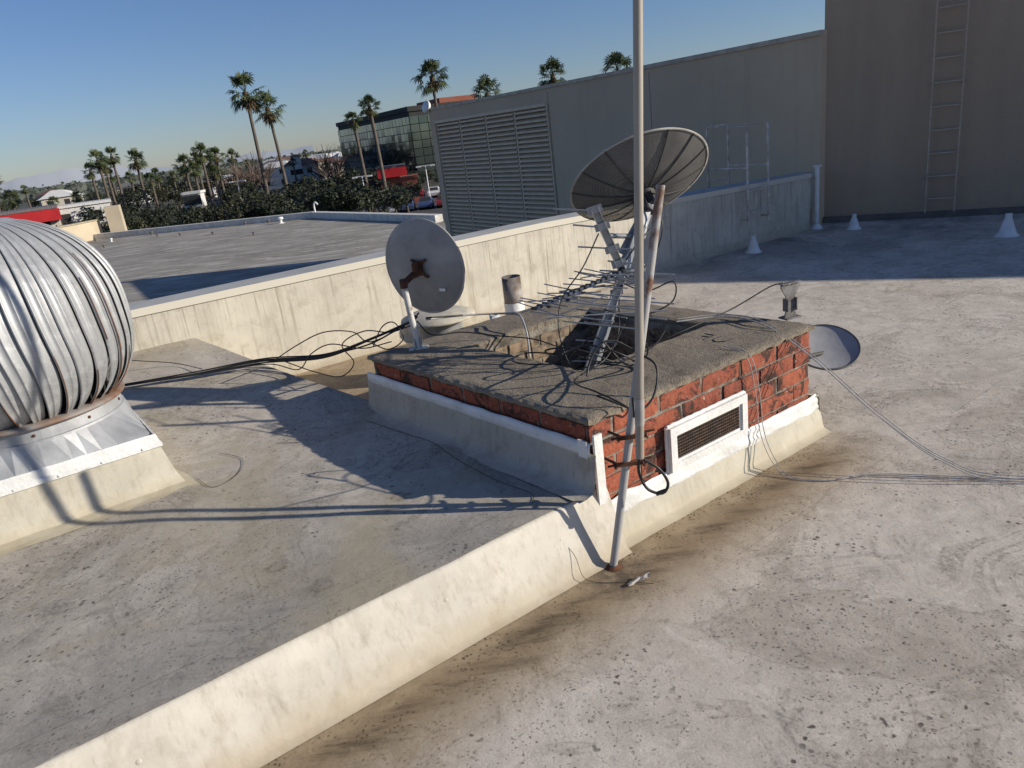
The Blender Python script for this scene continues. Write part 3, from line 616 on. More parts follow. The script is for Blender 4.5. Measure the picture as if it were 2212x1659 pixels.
cable([(.22,3.50,.66),(.18,3.42,.72),(.28,3.35,.74),(.40,3.33,.70),(.52,3.38,.63),(.70,3.45,.66),(.78,3.5,.72)],.0045,M_black,'black cable looped at the flue edge')
cable([(.62,3.74,1.0),(.72,3.75,1.12),(.86,3.9,1.2),(.90,3.95,1.30),(.84,4.0,1.34)],.0045,M_black,'black cable looped under the big dish')
cable([(.60,3.7,.95),(.72,3.62,.90),(.86,3.62,.93),(.84,3.6,.83),(.66,3.6,.78),(.50,3.6,.84)],.0038,M_black,'thin black cable tangled in the aerial')
cable([(.30,3.56,.66),(.26,3.38,.70),(.36,3.22,.78),(.52,3.18,.72),(.60,3.28,.62),(.48,3.42,.61),(.34,3.44,.66)],.005,M_black,'black cable curled over the flue opening')
cable([(.72,3.6,.62),(.9,3.65,.66),(1.2,3.8,.70),(1.42,3.85,.78),(1.49,3.83,.80)],.0035,M_black,'black cable leading to the empty bracket')
for k,o in enumerate((0,.018,-.02)):
    cable([V(p)+V((o*.6,o*1.4,abs(o)*.3*(i<5))) for i,p in enumerate([(.95,3.95,.63),(1.203,3.965,.62),(1.347,3.72,.62),(1.49,3.45,.50),(1.706,3.2,.254),(1.906,3.0,.09),(2.2,2.885,.008),(3.2,2.6,.008)])],.0026,M_wirew,'pale thin wire trailing off the chimney cap',group='pale wires trailing across the roof')
for o in (0,.02):
    cable([V(p)+V((o,0,0)) for p in [(1.05,3.45,.62),(1.13,3.36,.58),(1.165,3.34,.40),(1.18,3.33,.2),(1.215,3.27,.06),(1.26,3.17,.008),(1.42,3.10,.006),(1.656,3.085+o*.5,.006),(2.185,2.863+o,.006),(3.1,2.5,.006)]],.0023,M_wirew,'pale wire running down brick face onto roof',group='pale wires trailing across the roof')
def onp(x,y,dz=.004): 
    p=V((x,y,0)); return V((x,y,platz(p)+dz))
cable([onp(-.85,3.95),onp(-.62,3.70),onp(-.45,3.52),onp(-.30,3.25),onp(-.12,2.98),onp(.02,2.82),onp(.02,2.73)],.0013,M_black,'thin dark wire lying across the platform')
cable([onp(-1.62,3.42),onp(-1.5,3.30),onp(-1.42,3.42),onp(-1.45,3.6),onp(-1.6,3.7)],.0012,M_black,'thin dark wire curled beside the turbine curb')
cable([(.08,2.66,.20),(.16,2.60,.10),(.20,2.54,.012),(.36,2.50,.006),(.45,2.47,.006)],.0013,M_black,'thin dark wire trailing off the step')
pp=par(-2.05); cable([(pp.x,pp.y,.81),(pp.x+.03,pp.y-.03,.74),(pp.x+.25,pp.y-.35,.6),(-2.35,5.1,.47),(-2.1,4.95,.44)],.003,M_black,'thin black cable hanging off the parapet')
cable([(pp.x,pp.y,.80),(pp.x-.2,pp.y-.10,.62),(pp.x-.42,pp.y-.2,.44)],.002,M_black,'thin wire stretched down the parapet face')
mb=MB(); r_=random.Random(3); vs=[]
for j in range(4):
    for i in range(7): vs.append(V((.355+.015*i+r_.uniform(-.006,.006),2.47+.010*j+.006*i+r_.uniform(-.006,.006),.005+r_.uniform(0,.012))))
mb.add(vs,[(j*7+i,j*7+i+1,(j+1)*7+i+1,(j+1)*7+i) for j in range(3) for i in range(6)]); solo('crumpled_scrap',mb,[M_rim],(.4,2.49,0),'crumpled pale scrap of torn coating on the roof','scrap')
# ------------------------------------------------------------------ small roof vents
mv=thing('mushroom_vent',(-.49,5.5,0),'round flat cream mushroom vent on grey collar','vent')
mb=MB(); mb.lathe([(.0,.52),(.12,.517),(.22,.50),(.28,.475),(.285,.46),(.275,.455),(.19,.45)],(-.49,5.5,0),40); part(mv,'vent_cap',mb,simple('cream_vent_paint',(.62,.57,.45),(.45,.41,.33),12,.7))
mb=MB(); mb.lathe([(.19,.45),(.175,.44),(.175,.2),(.18,.19),(.185,.02),(.25,.002)],(-.49,5.5,0),32); part(mv,'vent_collar',mb,M_galv)
vp=thing('vent_pipe',(.11,6.5,0),'rust topped upright vent pipe with white base','pipe')
mb=MB(); mb.lathe([(.07,.45),(.083,.51),(.084,.30),(.082,.27)],(.11,6.5,0),24); part(vp,'pipe_top',mb,simple('weathered_pipe_steel',(.22,.16,.12),(.36,.35,.33),12,.7,.3))
mb=MB(); mb.lathe([(.088,.28),(.09,.27),(.088,.05),(.13,.002)],(.11,6.5,0),24); part(vp,'pipe_boot',mb,M_white)
mb=MB(); mb.lathe([(.03,.28),(.045,.31),(.045,.02),(.08,.001)],(-.07,6.0,0),16); solo('pipe_stub',mb,[M_white],(-.07,6.0,0),'short white pipe stub behind the chimney','pipe')
mb=MB(); mb.lathe([(.0,.20),(.028,.198),(.028,.16),(.032,.15),(.075,.02),(.10,.001)],(0,0,0),18)
me=mesh('vent_cone',mb,[M_white])
for x,y,s in ((3.05,8.74,1.),(4.57,9.4,.95),(5.5,7.87,1.2)):
    o=bpy.data.objects.new('vent_cone',me); o.location=(x,y,0); o.scale=(s,s,s); COL.objects.link(o); tag(o,'small white conical pipe flashing on the roof','vent','white cone vents on the roof')
# ------------------------------------------------------------------ grey louvre wall
GE=V((4.42,10.08,0)); G0=V((-1.21,19.9,0)); GD=(G0-GE).normalized(); GN=V((GD.y*-1,GD.x,0))
if GN.dot(V((-1,-.5,0)))<0: GN=-GN
GL=(G0-GE).length; ZB=-1.1; ZT=2.36
gw=thing('screen_wall',(G0.x,G0.y,ZB),'long grey stucco screen wall with louvred grille','wall')
def gp(t,z,o=0): 
    p=GE+GD*t+GN*o; return V((p.x,p.y,z))
def gbox(mb,t0,t1,z0,z1,o0,o1,mi=0): mb.box(gp((t0+t1)/2,(z0+z1)/2,(o0+o1)/2),GD*((t1-t0)/2),GN*((o1-o0)/2),V((0,0,(z1-z0)/2)),mi)
l0,l1=GL-5.15,GL-.32; lb,lt=-1.0,2.07
mb=MB(); gbox(mb,0,l0-.06,ZB,ZT,-.3,0); gbox(mb,l0-.06,GL,lt,ZT,-.3,0); gbox(mb,l1,GL,ZB,lt,-.3,0); gbox(mb,l0-.06,l1,ZB,lb,-.3,0)
for t in (l0-.08,3.2): gbox(mb,t-.006,t+.006,ZB,ZT-.06,0,.004,1)
part(gw,'wall_panel',mb,M_gray,simple('wall_joint_sealant',(.36,.285,.20)))  # second material is the darker tone of the vertical wall joints
mb=MB(); gbox(mb,0,GL+.03,ZT,ZT+.06,-.33,.03); part(gw,'wall_cap',mb,simple('cap_flashing',(.60,.51,.40)))
mb=MB(); n=32
for i in range(n):
    z=lb+(lt-lb)*(i+.5)/n
    for k_ in range(4):
        ta=l0+(l1-l0)*k_/4+.03; tb_=l0+(l1-l0)*(k_+1)/4-.03; dz=random.uniform(-.003,.003)
        c=gp((ta+tb_)/2,z+dz,-.05); dr=(GN*.050+V((0,0,-.030))); mb.box(c,GD*((tb_-ta)/2),dr,dr.cross(GD).normalized()*.003)
        c2=c+dr; mb.box(c2+V((0,0,-.008)),GD*((tb_-ta)/2),GN*.003,V((0,0,.018)))
part(gw,'louvre',mb,M_lou)
mb=MB()
for i in range(5): 
    t=l0+(l1-l0)*i/4; gbox(mb,t-.022,t+.022,lb,lt,-.17,-.012)
gbox(mb,l0-.06,l0-.025,lb,lt,-.1,.03);gbox(mb,l1+.025,l1+.055,lb,lt,-.0,.03);gbox(mb,l0-.01,l1,lt-.03,lt+.03,.0,.03)
part(gw,'louvre_frame',mb,M_lou)
mb=MB(); gbox(mb,l0-.05,l1,lb,lt,-.285,-.27); part(gw,'gap_backing',mb,simple('louvre_gap_shade',(.20,.165,.12)))  # added dark sheet that makes the gaps between slats look shaded
mb=MB(); p=gp(GL-.05,2.46,.05); mb.lathe([(.0,-.05),(.12,-.03),(.15,.02),(.14,.05),(0,.05)],p,16,0,True,(-.6,-.5,.3)); mb.tube([p,p+V((0.05,0.05,-.15))],.03,6)
solo('floodlight',mb,[M_white],p,'round white floodlight on top of the louvred wall','light')
# ------------------------------------------------------------------ tall wall
TE=V((4.484,10.145,0)); TD=V((.875,-.483,0)).normalized(); TN=V((TD.y,-TD.x,0))
if TN.dot(V((-.483,-.875,0)))<0: TN=-TN
tb=thing('stucco_building',(TE.x,TE.y,0),'tall brown stucco building wall in shade','building')
def tp(t,z,o=0): 
    p=TE+TD*t+TN*o; return V((p.x,p.y,z))
mb=MB(); mb.box(tp(7,1.365,-2),TD*7,TN*2,V((0,0,2.565))); part(tb,'building_wall',mb,M_tall)
mb=MB(); mb.box(tp(7,.04,.02),TD*6.98,TN*.02,V((0,0,.04))); part(tb,'base_flashing',mb,simple('dark_base_flashing',(.16,.145,.13)))
mb=MB(); mb.box(tp(7,3.945,-2),TD*7.03,TN*2.03,V((0,0,.015))); part(tb,'roof_cap',mb,M_tallp)
wl=thing('wall_ladder',tp(1.39,.08,.1),'faint painted steel ladder fixed to stucco wall','ladder')
mb=MB()
for t in(1.23,1.55): mb.box(tp(t,2.0,.10),TD*.007,TN*.02,V((0,0,1.92)))
part(wl,'ladder_rail',mb,M_tallp)
mb=MB()
for i in range(14): z=.25+i*.275; mb.tube([tp(1.237,z,.10),tp(1.543,z,.10)],.011,6)
part(wl,'rung',mb,M_tallp)
mb=MB()
for z in (.5,1.6,2.7,3.7):
    for t in (1.23,1.55): mb.box(tp(t,z,.04),TD*.012,TN*.039,V((0,0,.004)))
part(wl,'wall_bracket',mb,M_tallp)
mb=MB(); p=par(6.42)+PN*.07; mb.tube([(p.x,p.y,0),(p.x,p.y,.80)],.028,10); mb.lathe([(.075,0),(.06,.03),(.035,.06)],(p.x,p.y,0),12); mb.box((p.x,p.y,.80),(.04,0,0),(0,.04,0),(0,0,.01))
solo('drain_pipe',mb,[M_white],(p.x,p.y,0),'white upright drain pipe at the parapet end','pipe')
cl=thing('crossover_ladder',par(5.2),'pale steel crossover ladder straddling the parapet','ladder')
M_cl=simple('crossover_ladder_paint',(.72,.66,.58),(.40,.33,.27),9,.7)
mb=MB(); mr=MB(); tA,tB=5.02,5.40
for t in (tA,tB):
    a=par(t)+PN*.10; b=par(t)-PN*.5
    mb.tube([(a.x,a.y,.28),(a.x,a.y,1.42),(b.x,b.y,1.45),(b.x,b.y,-1.1)],.014,8)
    mr.tube([(a.x,a.y,.95),(b.x,b.y,.95)],.010,8); w0=par(t)+PN*.005
    mr.tube([(a.x,a.y,.34),(w0.x,w0.y,.34)],.010,8)
a0,a1=par(tA)+PN*.10,par(tB)+PN*.10
for z in (.42,.68): mr.tube([(a0.x,a0.y,z),(a1.x,a1.y,z)],.011,6)
a0,a1=par(tA)-PN*.5,par(tB)-PN*.5
for z in (.2,.5,.8): mr.tube([(a0.x,a0.y,z),(a1.x,a1.y,z)],.011,6)
mr.tube([(a0.x,a0.y,1.45),(a1.x,a1.y,1.45)],.011,6)
part(cl,'ladder_rail',mb,M_cl); part(cl,'rung',mr,M_cl)
# ------------------------------------------------------------------ neighbouring lower roof
LA=V((-8.05,35.3,0));LC=V((-1.8,26.6,0)); LX=V((-33.5,43.1,0))
lr=thing('low_building',(-8,25,-1.1),'neighbouring flat gravel roof building with white edging','building')
pts=[LA,LX,V((-48,10,0)),V((-16,-3.1,0)),V((4.9,10.3,0)),V((6,13,0)),LC+V((1.5,-2.2,0)),LC]
bt=[V((p.x,p.y,-7)) for p in pts]; tpz=[V((p.x,p.y,-1.1)) for p in pts]; n=len(pts)
mb=MB(); mb.add(tpz,[tuple(range(n))[::-1]]); part(lr,'flat_roof',mb,M_lroof)
mb=MB(); mb.add(tpz+bt,[(i,(i+1)%n,n+(i+1)%n,n+i) for i in range(n)]); part(lr,'building_wall',mb,M_par)
mb=MB()
def curb(a,b,w=.16,h=.13):
    d=(b-a).normalized(); s=V((-d.y,d.x,0)); mb.box(V(((a.x+b.x)/2,(a.y+b.y)/2,-1.1+h)),(b-a)/2,s*w,V((0,0,h)))
curb(LA,LX); curb(LC,LA+V((.1,-.2,0)))
part(lr,'roof_edging',mb,simple('white_roof_edging',(.74,.72,.66),(.55,.53,.48),4))
mb=MB(); mb.lathe([(0,.16),(.07,.15),(.08,.10),(.04,.09),(.04,.02),(.10,0)],(0,0,0),12); me=mesh('roof_vent',mb,[M_white]); md=me.copy(); md.materials.clear(); md.materials.append(simple('dull_vent_metal',(.16,.15,.14)))
for x,y,s,w in ((-12,33,.9,0),(-11.5,36,.9,0),(-14,34.5,.9,0),(-15.5,35.6,.9,0),(-13.2,36.8,.9,0),(-9.5,30.5,.8,0),(-15.8,29.5,.8,0),(-17,33.5,.9,0),(-9.4,34.4,1.8,1),(-18,36.3,1.,1),(-10.2,35.3,1.,0),(-16.4,37.1,1.1,0),(-19.2,37.2,1.,0)):
    o=bpy.data.objects.new('roof_vent',me if w else md); o.location=(x,y,-1.1); o.scale=(s,)*3; COL.objects.link(o); tag(o,('small white' if w else 'small dull')+' round vent on the gravel roof','vent','vents on the gravel roof')
mb=MB(); mb.tube(spline([(-7.9,34.9,-.95),(-7.9,34.9,-.55),(-7.82,34.9,-.42),(-7.72,34.9,-.52)],5),.04,8); solo('gooseneck_pipe',mb,[M_white],(-7.9,34.9,-.95),'white gooseneck pipe at the roof corner','pipe')
M_beige=simple('beige_stucco',(.58,.49,.35),(.50,.42,.30),1)
bw=thing('beige_penthouse',(-20,37,-1.1),'low beige stucco roof structure with square pillar','building')
mb=MB(); mb.box((-19.1,39.6,-.35),(.33,.1,0),(-.1,.33,0),(0,0,.75)); part(bw,'pillar',mb,M_beige)
mb=MB(); mb.box((-20.9,36.6,-.65),(.9,2.9,0),(-.15,.05,0),(0,0,.45)); mb.box((-24.5,34.5,-.65),(3.4,-.7,0),(.05,.15,0),(0,0,.45)); part(bw,'wall_panel',mb,M_beige)
mb=MB(); mb.box((-20.9,36.6,-.18),(.92,2.95,0),(-.2,.06,0),(0,0,.03)); part(bw,'wall_cap',mb,simple('tan_cap',(.45,.38,.27)))
# ------------------------------------------------------------------ ground / city
ZG=-7.
g=G('distant_ground',.95); c=g.mix(g.rng(g.noise(.02,6,.65),.4,.6),(.045,.05,.03),(.13,.12,.10)); g.col(c)
mb=MB(); mb.add([(-15000,-3000,ZG),(15000,-3000,ZG),(15000,15000,ZG),(-15000,15000,ZG)],[(0,1,2,3)]); solo('ground',mb,[g.m],(0,0,0),None,None,kind='structure')
mb=MB(); mb.add([(-22,84,ZG+.01),(2,84,ZG+.01),(4,146,ZG+.01),(-20,146,ZG+.01)],[(0,1,2,3)])
for i in range(14):
    for yy in (98,116):
        if i%2==0: mb.add([(-14+i*1.2,yy,ZG+.014),(-13.88+i*1.2,yy,ZG+.014),(-13.88+i*1.2,yy+4.6,ZG+.014),(-14+i*1.2,yy+4.6,ZG+.014)],[(0,1,2,3)],1)
solo('parking_lot',mb,[simple('asphalt',(.085,.085,.085),(.06,.06,.06),.5),M_white],(0,0,0),None,None,kind='structure')
mb=MB(); vs=[];n=80
for i in range(n+1):
    a=math.radians(-50+38*i/n); D=9000; h=30+110*max(0,nz(i*.09,2.2)+.2)+30*nz(i*.5,1)+(85*math.exp(-((i-44)/5.)**2)); x,y=D*math.sin(a),D*math.cos(a); vs+=[(x,y,ZG),(x*1.03,y*1.03,max(5,h))]
mb.add(vs,[(2*i,2*i+2,2*i+3,2*i+1) for i in range(n)],0,True)
solo('mountains',mb,[simple('hazy_mountain',(.40,.43,.47),(.36,.395,.44),.001,1.,0,0)],(0,0,0),None,None,kind='structure')  # aerial haze is put into the bluish ridge colour
gb=thing('glass_office_building',(-12.9,149.4,ZG),'dark mirrored glass office block with brick corner','building')
gM=V((-12.9,149.4,0)); gd=V((-21.5,43.6,0)); gdn=gd.normalized(); gr_=V((gdn.y,-gdn.x,0)); H1=1.75+5.5
def gbp(a,b,z): 
    p=gM+gdn*a+gr_*b; return V((p.x,p.y,z))
g=G('mirror_glass',.08,.0); g.b.inputs['Metallic'].default_value=.85; r=g.isl(); g.col(g.mix(r,(.09,.12,.115),(.155,.19,.175))); M_glass=g.m
M_mull=simple('dark_mullion',(.03,.03,.03)); M_rb=simple('red_brown_cladding',(.30,.09,.05),(.24,.07,.04),.5)
mb=MB(); L1=48.6; W1=26
mb.box(gbp(L1/2,W1/2,(ZG+H1)/2),gdn*(L1/2-.2),gr_*(W1/2-.2),V((0,0,(H1-ZG)/2))); part(gb,'building_body',mb,M_mull)
mb=MB(); rws=8; c1=26
for i in range(c1):
    for j in range(rws):
        a0,a1=L1*i/c1+.06,L1*(i+1)/c1-.06; z0=ZG+1+(H1-1.4-ZG-1)*j/rws+.06; z1=ZG+1+(H1-1.4-ZG-1)*(j+1)/rws-.06; o=-.05
        t=random.uniform(-.04,.04);t2=random.uniform(-.02,.02); mb.add([gbp(a0,o,z0),gbp(a1,o+t,z0),gbp(a1,o+t+t2,z1),gbp(a0,o+t2,z1)],[(0,1,2,3)])
for i in range(14):
    for j in range(rws):
        b0,b1=W1*i/14+.06,W1*(i+1)/14-.06; z0=ZG+1+(H1-1.4-ZG-1)*j/rws+.06; z1=ZG+1+(H1-1.4-ZG-1)*(j+1)/rws-.06; o=-.05
        t=random.uniform(-.04,.04); mb.add([gbp(o,b0,z0),gbp(o+t,b1,z0),gbp(o+t,b1,z1),gbp(o,b0,z1)],[(0,1,2,3)])
part(gb,'window_wall',mb,M_glass)
mb=MB(); mb.box(gbp(L1/2,W1/2,H1-.1),gdn*(L1/2+.1),gr_*(W1/2+.1),V((0,0,.45))); part(gb,'roof_edge',mb,M_mull)
mb=MB(); mb.box(gbp(9,12,H1+.8),gdn*6,gr_*4,V((0,0,.6))); part(gb,'roof_plant_room',mb,M_rb,label='red brown rooftop plant room')
def house(x,y,w,d,h,rot,wall,roof,label,cat='house',flat=False,awn=None,zb=ZG,name='house',group='houses in the distance'):
    e=thing(name,(x,y,zb),label,cat,group); R_=Matrix.Rotation(rot,3,'Z')
    def T(px,py,pz): 
        v=R_@V((px,py,0)); return V((x+v.x,y+v.y,zb+pz))
    def bx(mb,x0,x1,y0,y1,z0,z1,mi=0):
        vs=[T(a,b,c) for c in(z0,z1) for b in(y0,y1) for a in(x0,x1)]; mb.add(vs,[(0,2,3,1),(4,5,7,6),(0,1,5,4),(2,6,7,3),(0,4,6,2),(1,3,7,5)],mi)
    mb=MB(); bx(mb,-w/2,w/2,-d/2,d/2,0,h); part(e,'wall',mb,wall)
    mb=MB()
    if flat: bx(mb,-w/2-.2,w/2+.2,-d/2-.2,d/2+.2,h,h+.3)
    else:
        r=d*.28; vs=[T(-w/2-.5,-d/2-.5,h),T(w/2+.5,-d/2-.5,h),T(w/2+.5,d/2+.5,h),T(-w/2-.5,d/2+.5,h),T(-w/2+r,0,h+r*.7),T(w/2-r,0,h+r*.7)]
        mb.add(vs,[(0,1,5,4),(2,3,4,5),(1,2,5),(3,0,4),(0,3,2,1)])
    part(e,'roof',mb,roof)
    mb=MB(); k=max(2,int(w/3.5))
    for i in range(k):
        cx=-w/2+w*(i+.5)/k; bx(mb,cx-.6,cx+.6,-d/2-.05,-d/2-.01,1.,2.4)
        if h>5: bx(mb,cx-.6,cx+.6,-d/2-.05,-d/2-.01,4.,5.2)
    part(e,'window',mb,M_mull)
    if awn: mb=MB(); bx(mb,-w/2-.3,w/2+.3,-d/2-.8,-d/2-.06,h-1.4,h-.05); part(e,'awning',mb,awn)
M_hw=simple('house_white',(.78,.76,.72)); M_hc=simple('house_cream',(.60,.54,.45)); M_tile=simple('terracotta_tile',(.24,.13,.095)); M_groof=simple('grey_shingle',(.18,.17,.17)); M_red=simple('red_sign_paint',(.50,.02,.02),(.42,.015,.02),1,.5)
def az(a,D): return D*math.sin(math.radians(a)),D*math.cos(math.radians(a))
for i in range(36):
    a=random.uniform(-30,-14) if i>26 else random.uniform(-15.2,-9.6); D=random.uniform(215,330); x,y=az(a,D)
    wall=random.choice((M_hw,M_hw,M_hc)); rf=random.choice((M_tile,M_groof,M_hw,M_hw)); h_=random.uniform(4.,6.)+(D-215)*.010
    house(x,y,random.uniform(5,10),random.uniform(6,9),h_,random.uniform(-.6,.6),wall,rf,('white' if wall is M_hw else 'cream')+' distant house with '+('terracotta tile roof' if rf is M_tile else 'grey shingle roof' if rf is M_groof else 'pale hipped roof'))
x,y=az(-13.1,200); house(x,y,8,7,6.2,.2,M_hw,M_tile,'white stucco hall with terracotta roof')
x,y=az(-13.35,196); house(x,y,2.2,2.2,8.2,.2,M_hw,M_tile,'white stucco tower with small tiled roof')
x,y=az(-30.6,112); house(x,y,6.5,7,6.1,.5,M_hc,M_groof,'low shop with wide red front',cat='shop',flat=True,awn=M_red,name='shop_building',group='low shops in the distance')
x,y=az(-27.6,112); house(x,y,7,6,5.9,.45,M_hw,M_hw,'long white flat roofed shop',cat='shop',flat=True,name='shop_building',group='low shops in the distance')
x,y=az(-6.75,126); house(x,y,4.0,5,4.9,.1,M_rb,M_groof,'red brown shop with bright red awning',cat='shop',flat=True,awn=M_red,name='shop_building',group='low shops in the distance')
x,y=az(-5.6,112); house(x,y,2.2,4,3.6,.1,M_rb,M_rb,'small red brown brick annex building',cat='shop',flat=True,name='shop_building',group='low shops in the distance')
x,y=az(-20.6,112); house(x,y,2.2,2.4,5.4,.1,M_hw,M_hw,'white flat roofed shop among trees',cat='shop',flat=True,name='shop_building',group='low shops in the distance')
# palms
g=G('palm_frond_green',.6); g.col(g.mix(g.isl(),(.045,.065,.02),(.085,.105,.035))); M_frond=g.m
g=G('dead_palm_skirt',.9); g.col(g.mix(g.isl(),(.17,.12,.06),(.09,.065,.035))); M_dead=g.m
M_trunk=simple('palm_trunk',(.15,.12,.095),(.10,.08,.06),2,.95)
def frond(mb,az_,el,pl,fr,mi,nl=11,rnd=random):
    d=V((math.cos(az_)*math.cos(el),math.sin(az_)*math.cos(el),math.sin(el))); s=d.cross(V((0,0,1)))
    s=s.normalized() if s.length>.01 else V((1,0,0)); u=s.cross(d)
    e=d*pl-V((0,0,.08*pl)); mb.add([s*.03,-s*.03,e-s*.03,e+s*.03],[(0,1,2,3)],mi)
    tl=rnd.uniform(-.5,.5); s2=s*math.cos(tl)+u*math.sin(tl)
    for k in range(nl):
        a=math.radians(-105+210*k/(nl-1)); w=(d*math.cos(a)+s2*math.sin(a)); L=fr*(1-.25*abs(a)/1.9)*rnd.uniform(.85,1.1)
        pd=(-d*math.sin(a)+s2*math.cos(a))*.075*fr
        mid=e+w*L*.6; tip=e+w*L-V((0,0,.28*L)); mb.add([e,mid-pd,tip,mid+pd],[(0,1,2,3)],mi)
def palm_crown(seed):
    r=random.Random(seed); mb=MB()
    for i in range(38):
        el=math.radians(r.uniform(-28,85)) if i<31 else math.radians(r.uniform(-50,-20)); frond(mb,r.uniform(0,6.28),el,r.uniform(.85,1.35),r.uniform(.8,1.1),0,rnd=r)
    for i in range(20): frond(mb,r.uniform(0,6.28),math.radians(r.uniform(-82,-50)),r.uniform(.5,.9),r.uniform(.6,.9),1,7,rnd=r)
    mb.tube([(0,0,-1.2),(0,0,.1)],.28,8,1)
    return mesh('crown',mb,[M_frond,M_dead])
crowns=[palm_crown(s) for s in (1,2,3,4,5,6)]
def palm(azd,D,tantop,wpx,k,lean=0.):
    x,y=az(azd,D); w=wpx*D/1604; s=w/3.9; ztop=1.75+tantop*D; zc_=ztop-1.55*s; e=thing('palm_tree',(x,y,ZG),('tall fan palm' if zc_>2 else 'fan palm')+' with shaggy crown and slender trunk','tree','fan palms beyond the roofs')
    h=zc_-ZG; mb=MB(); lx=lean*D/1604; pts=[(x,y,ZG),(x+lx*.05,y,ZG+h*.3),(x+lx*.3,y,ZG+h*.6),(x+lx,y,zc_)]
    mb.tube(spline(pts,4),.30,8,0,False,r2=.19); part(e,'trunk',mb,M_trunk)
    o=bpy.data.objects.new('crown',crowns[k%6]); COL.objects.link(o); o.parent=e; o.location=(lx,0,h); o.scale=(s,s,s*random.uniform(.95,1.1)); o.rotation_euler=(0,0,k*1.3)
pl_=[(-15.75,105,.0967,86,0),(-14.35,118,.0731,72,10),(-2.87,115,.0888,78,0),(.87,120,.0599,74,0),(5.66,125,.0711,70,0),(10.21,105,.0688,88,0),(7.45,160,.044,36,0),
(-7.45,100,.0577,54,8),(-8.75,112,.0414,44,8),(-23.6,140,.0265,44,0),(-19.5,140,.0257,46,0),(-25.8,140,.0313,44,0),(-24.95,150,.0321,38,0),(-20.7,145,.0154,46,0),(-18.6,150,.0200,40,0),(-17.55,165,.0145,32,0),(-32.,120,.020,46,0),
(-25.3,175,.010,30,0),(-22.6,190,.004,30,0),(-31.2,150,.0,34,0),(-29.,170,-.012,26,0),(-27.6,180,-.01,26,0),(-24.2,170,.004,26,0),(-19.0,160,.012,36,0),(-16.6,230,.001,20,0),(-12.6,250,.004,18,0),(-21.6,200,-.002,24,0),(-20.2,135,.006,36,0),(-18.9,128,-.002,34,0),(-13.6,190,-.004,20,0),
(-26.4,160,.018,34,0),(-25.5,155,.022,34,0),(-23.0,160,.0,30,0),(-19.9,150,.016,36,0),(-20.9,170,.004,26,0),(-30.3,200,.004,20,0)]
for k,(a,D,t,w,ln) in enumerate(pl_): palm(a,D,t,w,k,-ln*.5)
def leafmat(n,a,b):
    g=G(n,.7); g.col(g.mix(g.isl(),a,b)); return g.m
M_l1=leafmat('dark_foliage',(.012,.018,.008),(.030,.040,.014)); M_l2=leafmat('olive_foliage',(.03,.034,.014),(.06,.06,.028)); M_tw=simple('bare_twig',(.14,.10,.08)); M_bark=simple('tree_bark',(.09,.07,.055))
def crownmesh(seed,mat,bare=False):
    r=random.Random(seed); mb=MB()
    bl=[(V((r.uniform(-1.9,1.9),r.uniform(-1.9,1.9),r.uniform(2.2,4.9))),r.uniform(.6,1.4)) for _ in range(10)]
    if bare:
        for i in range(90):
            c,R=r.choice(bl); a=V((0,0,2)); m=c*.5+V((0,0,1.2)); e=c+V((r.uniform(-1,1),r.uniform(-1,1),r.uniform(0,1.6)))*R; mb.tube([a,m,e],.05,3,0,False,r2=.012)
    else:
        for i in range(1500):
            c,R=r.choice(bl); d=V((r.gauss(0,1),r.gauss(0,1),r.gauss(0,1))).normalized(); p=c+d*R*r.uniform(.5,1.12); s=r.uniform(.08,.20)
            a=V((r.gauss(0,1),r.gauss(0,1),r.gauss(0,1))).normalized(); b=a.cross(d); b=b.normalized() if b.length>.01 else V((1,0,0)); a2=(d*.4+a).normalized()
            mb.add([p-a2*s,p+b*s*.7,p+a2*s,p-b*s*.7],[(0,1,2,3)])
    return mesh('crown',mb,[mat])
tm=[crownmesh(1,M_l1),crownmesh(2,M_l1),crownmesh(3,M_l1),crownmesh(4,M_l2),crownmesh(5,M_tw,True)]
mb=MB(); mb.tube([(0,0,0),(.05,0,1.2),(0,.05,3.2)],.22,7,0,False,r2=.09)
for dx,dy in((1,.4),(-.9,.6),(.2,-1)): mb.tube([(0,0,1.9),(dx*.6,dy*.6,2.8),(dx*1.3,dy*1.3,3.7)],.09,5,0,False,r2=.03)
trk=mesh('trunk',mb,[M_bark])
def tree(a,D,s,k):
    x,y=az(a,D); nm='bare_tree' if k==4 else 'broadleaf_tree'
    e=thing(nm,(x,y,ZG),{4:'leafless pale brown winter tree',3:'olive green rounded broadleaf tree'}.get(k,'dense dark green broadleaf tree'),'tree','bare trees beyond the roofs' if k==4 else 'broadleaf trees beyond the roofs'); e.rotation_euler=(0,0,random.uniform(0,6.28)); e.scale=(s*random.uniform(1.1,1.6),s*random.uniform(1.1,1.6),s)
    for nme,m in (('trunk',trk),('crown',tm[k])):
        o=bpy.data.objects.new(nme,m); COL.objects.link(o); o.parent=e
for i in range(80):
    a=random.uniform(-34,-8.3); D=random.uniform(76,150); s=random.choice((.5,.6,.7,.85,1.0))*random.uniform(.9,1.1)
    if (abs(a+30.4)<3 or abs(a+27.5)<3 or abs(a+20.6)<1.2) and D<110: s=min(s,.7)
    tree(a,D,s,random.choice((0,1,2,0,1,2,3)))
for a,s in ((-32.3,.80),(-31.0,.72),(-29.9,.74),(-28.9,.82),(-28.1,.78),(-27.2,.76),(-26.3,.82),(-25.4,.85),(-21.2,.78),(-20.4,.72),(-19.6,.8)): tree(a,random.uniform(94,101),s,random.choice((0,1,2,3)))
for i in range(14): tree(random.uniform(-8.3,-3.4),random.uniform(130,146),random.uniform(.4,.65),random.choice((0,1,3)))
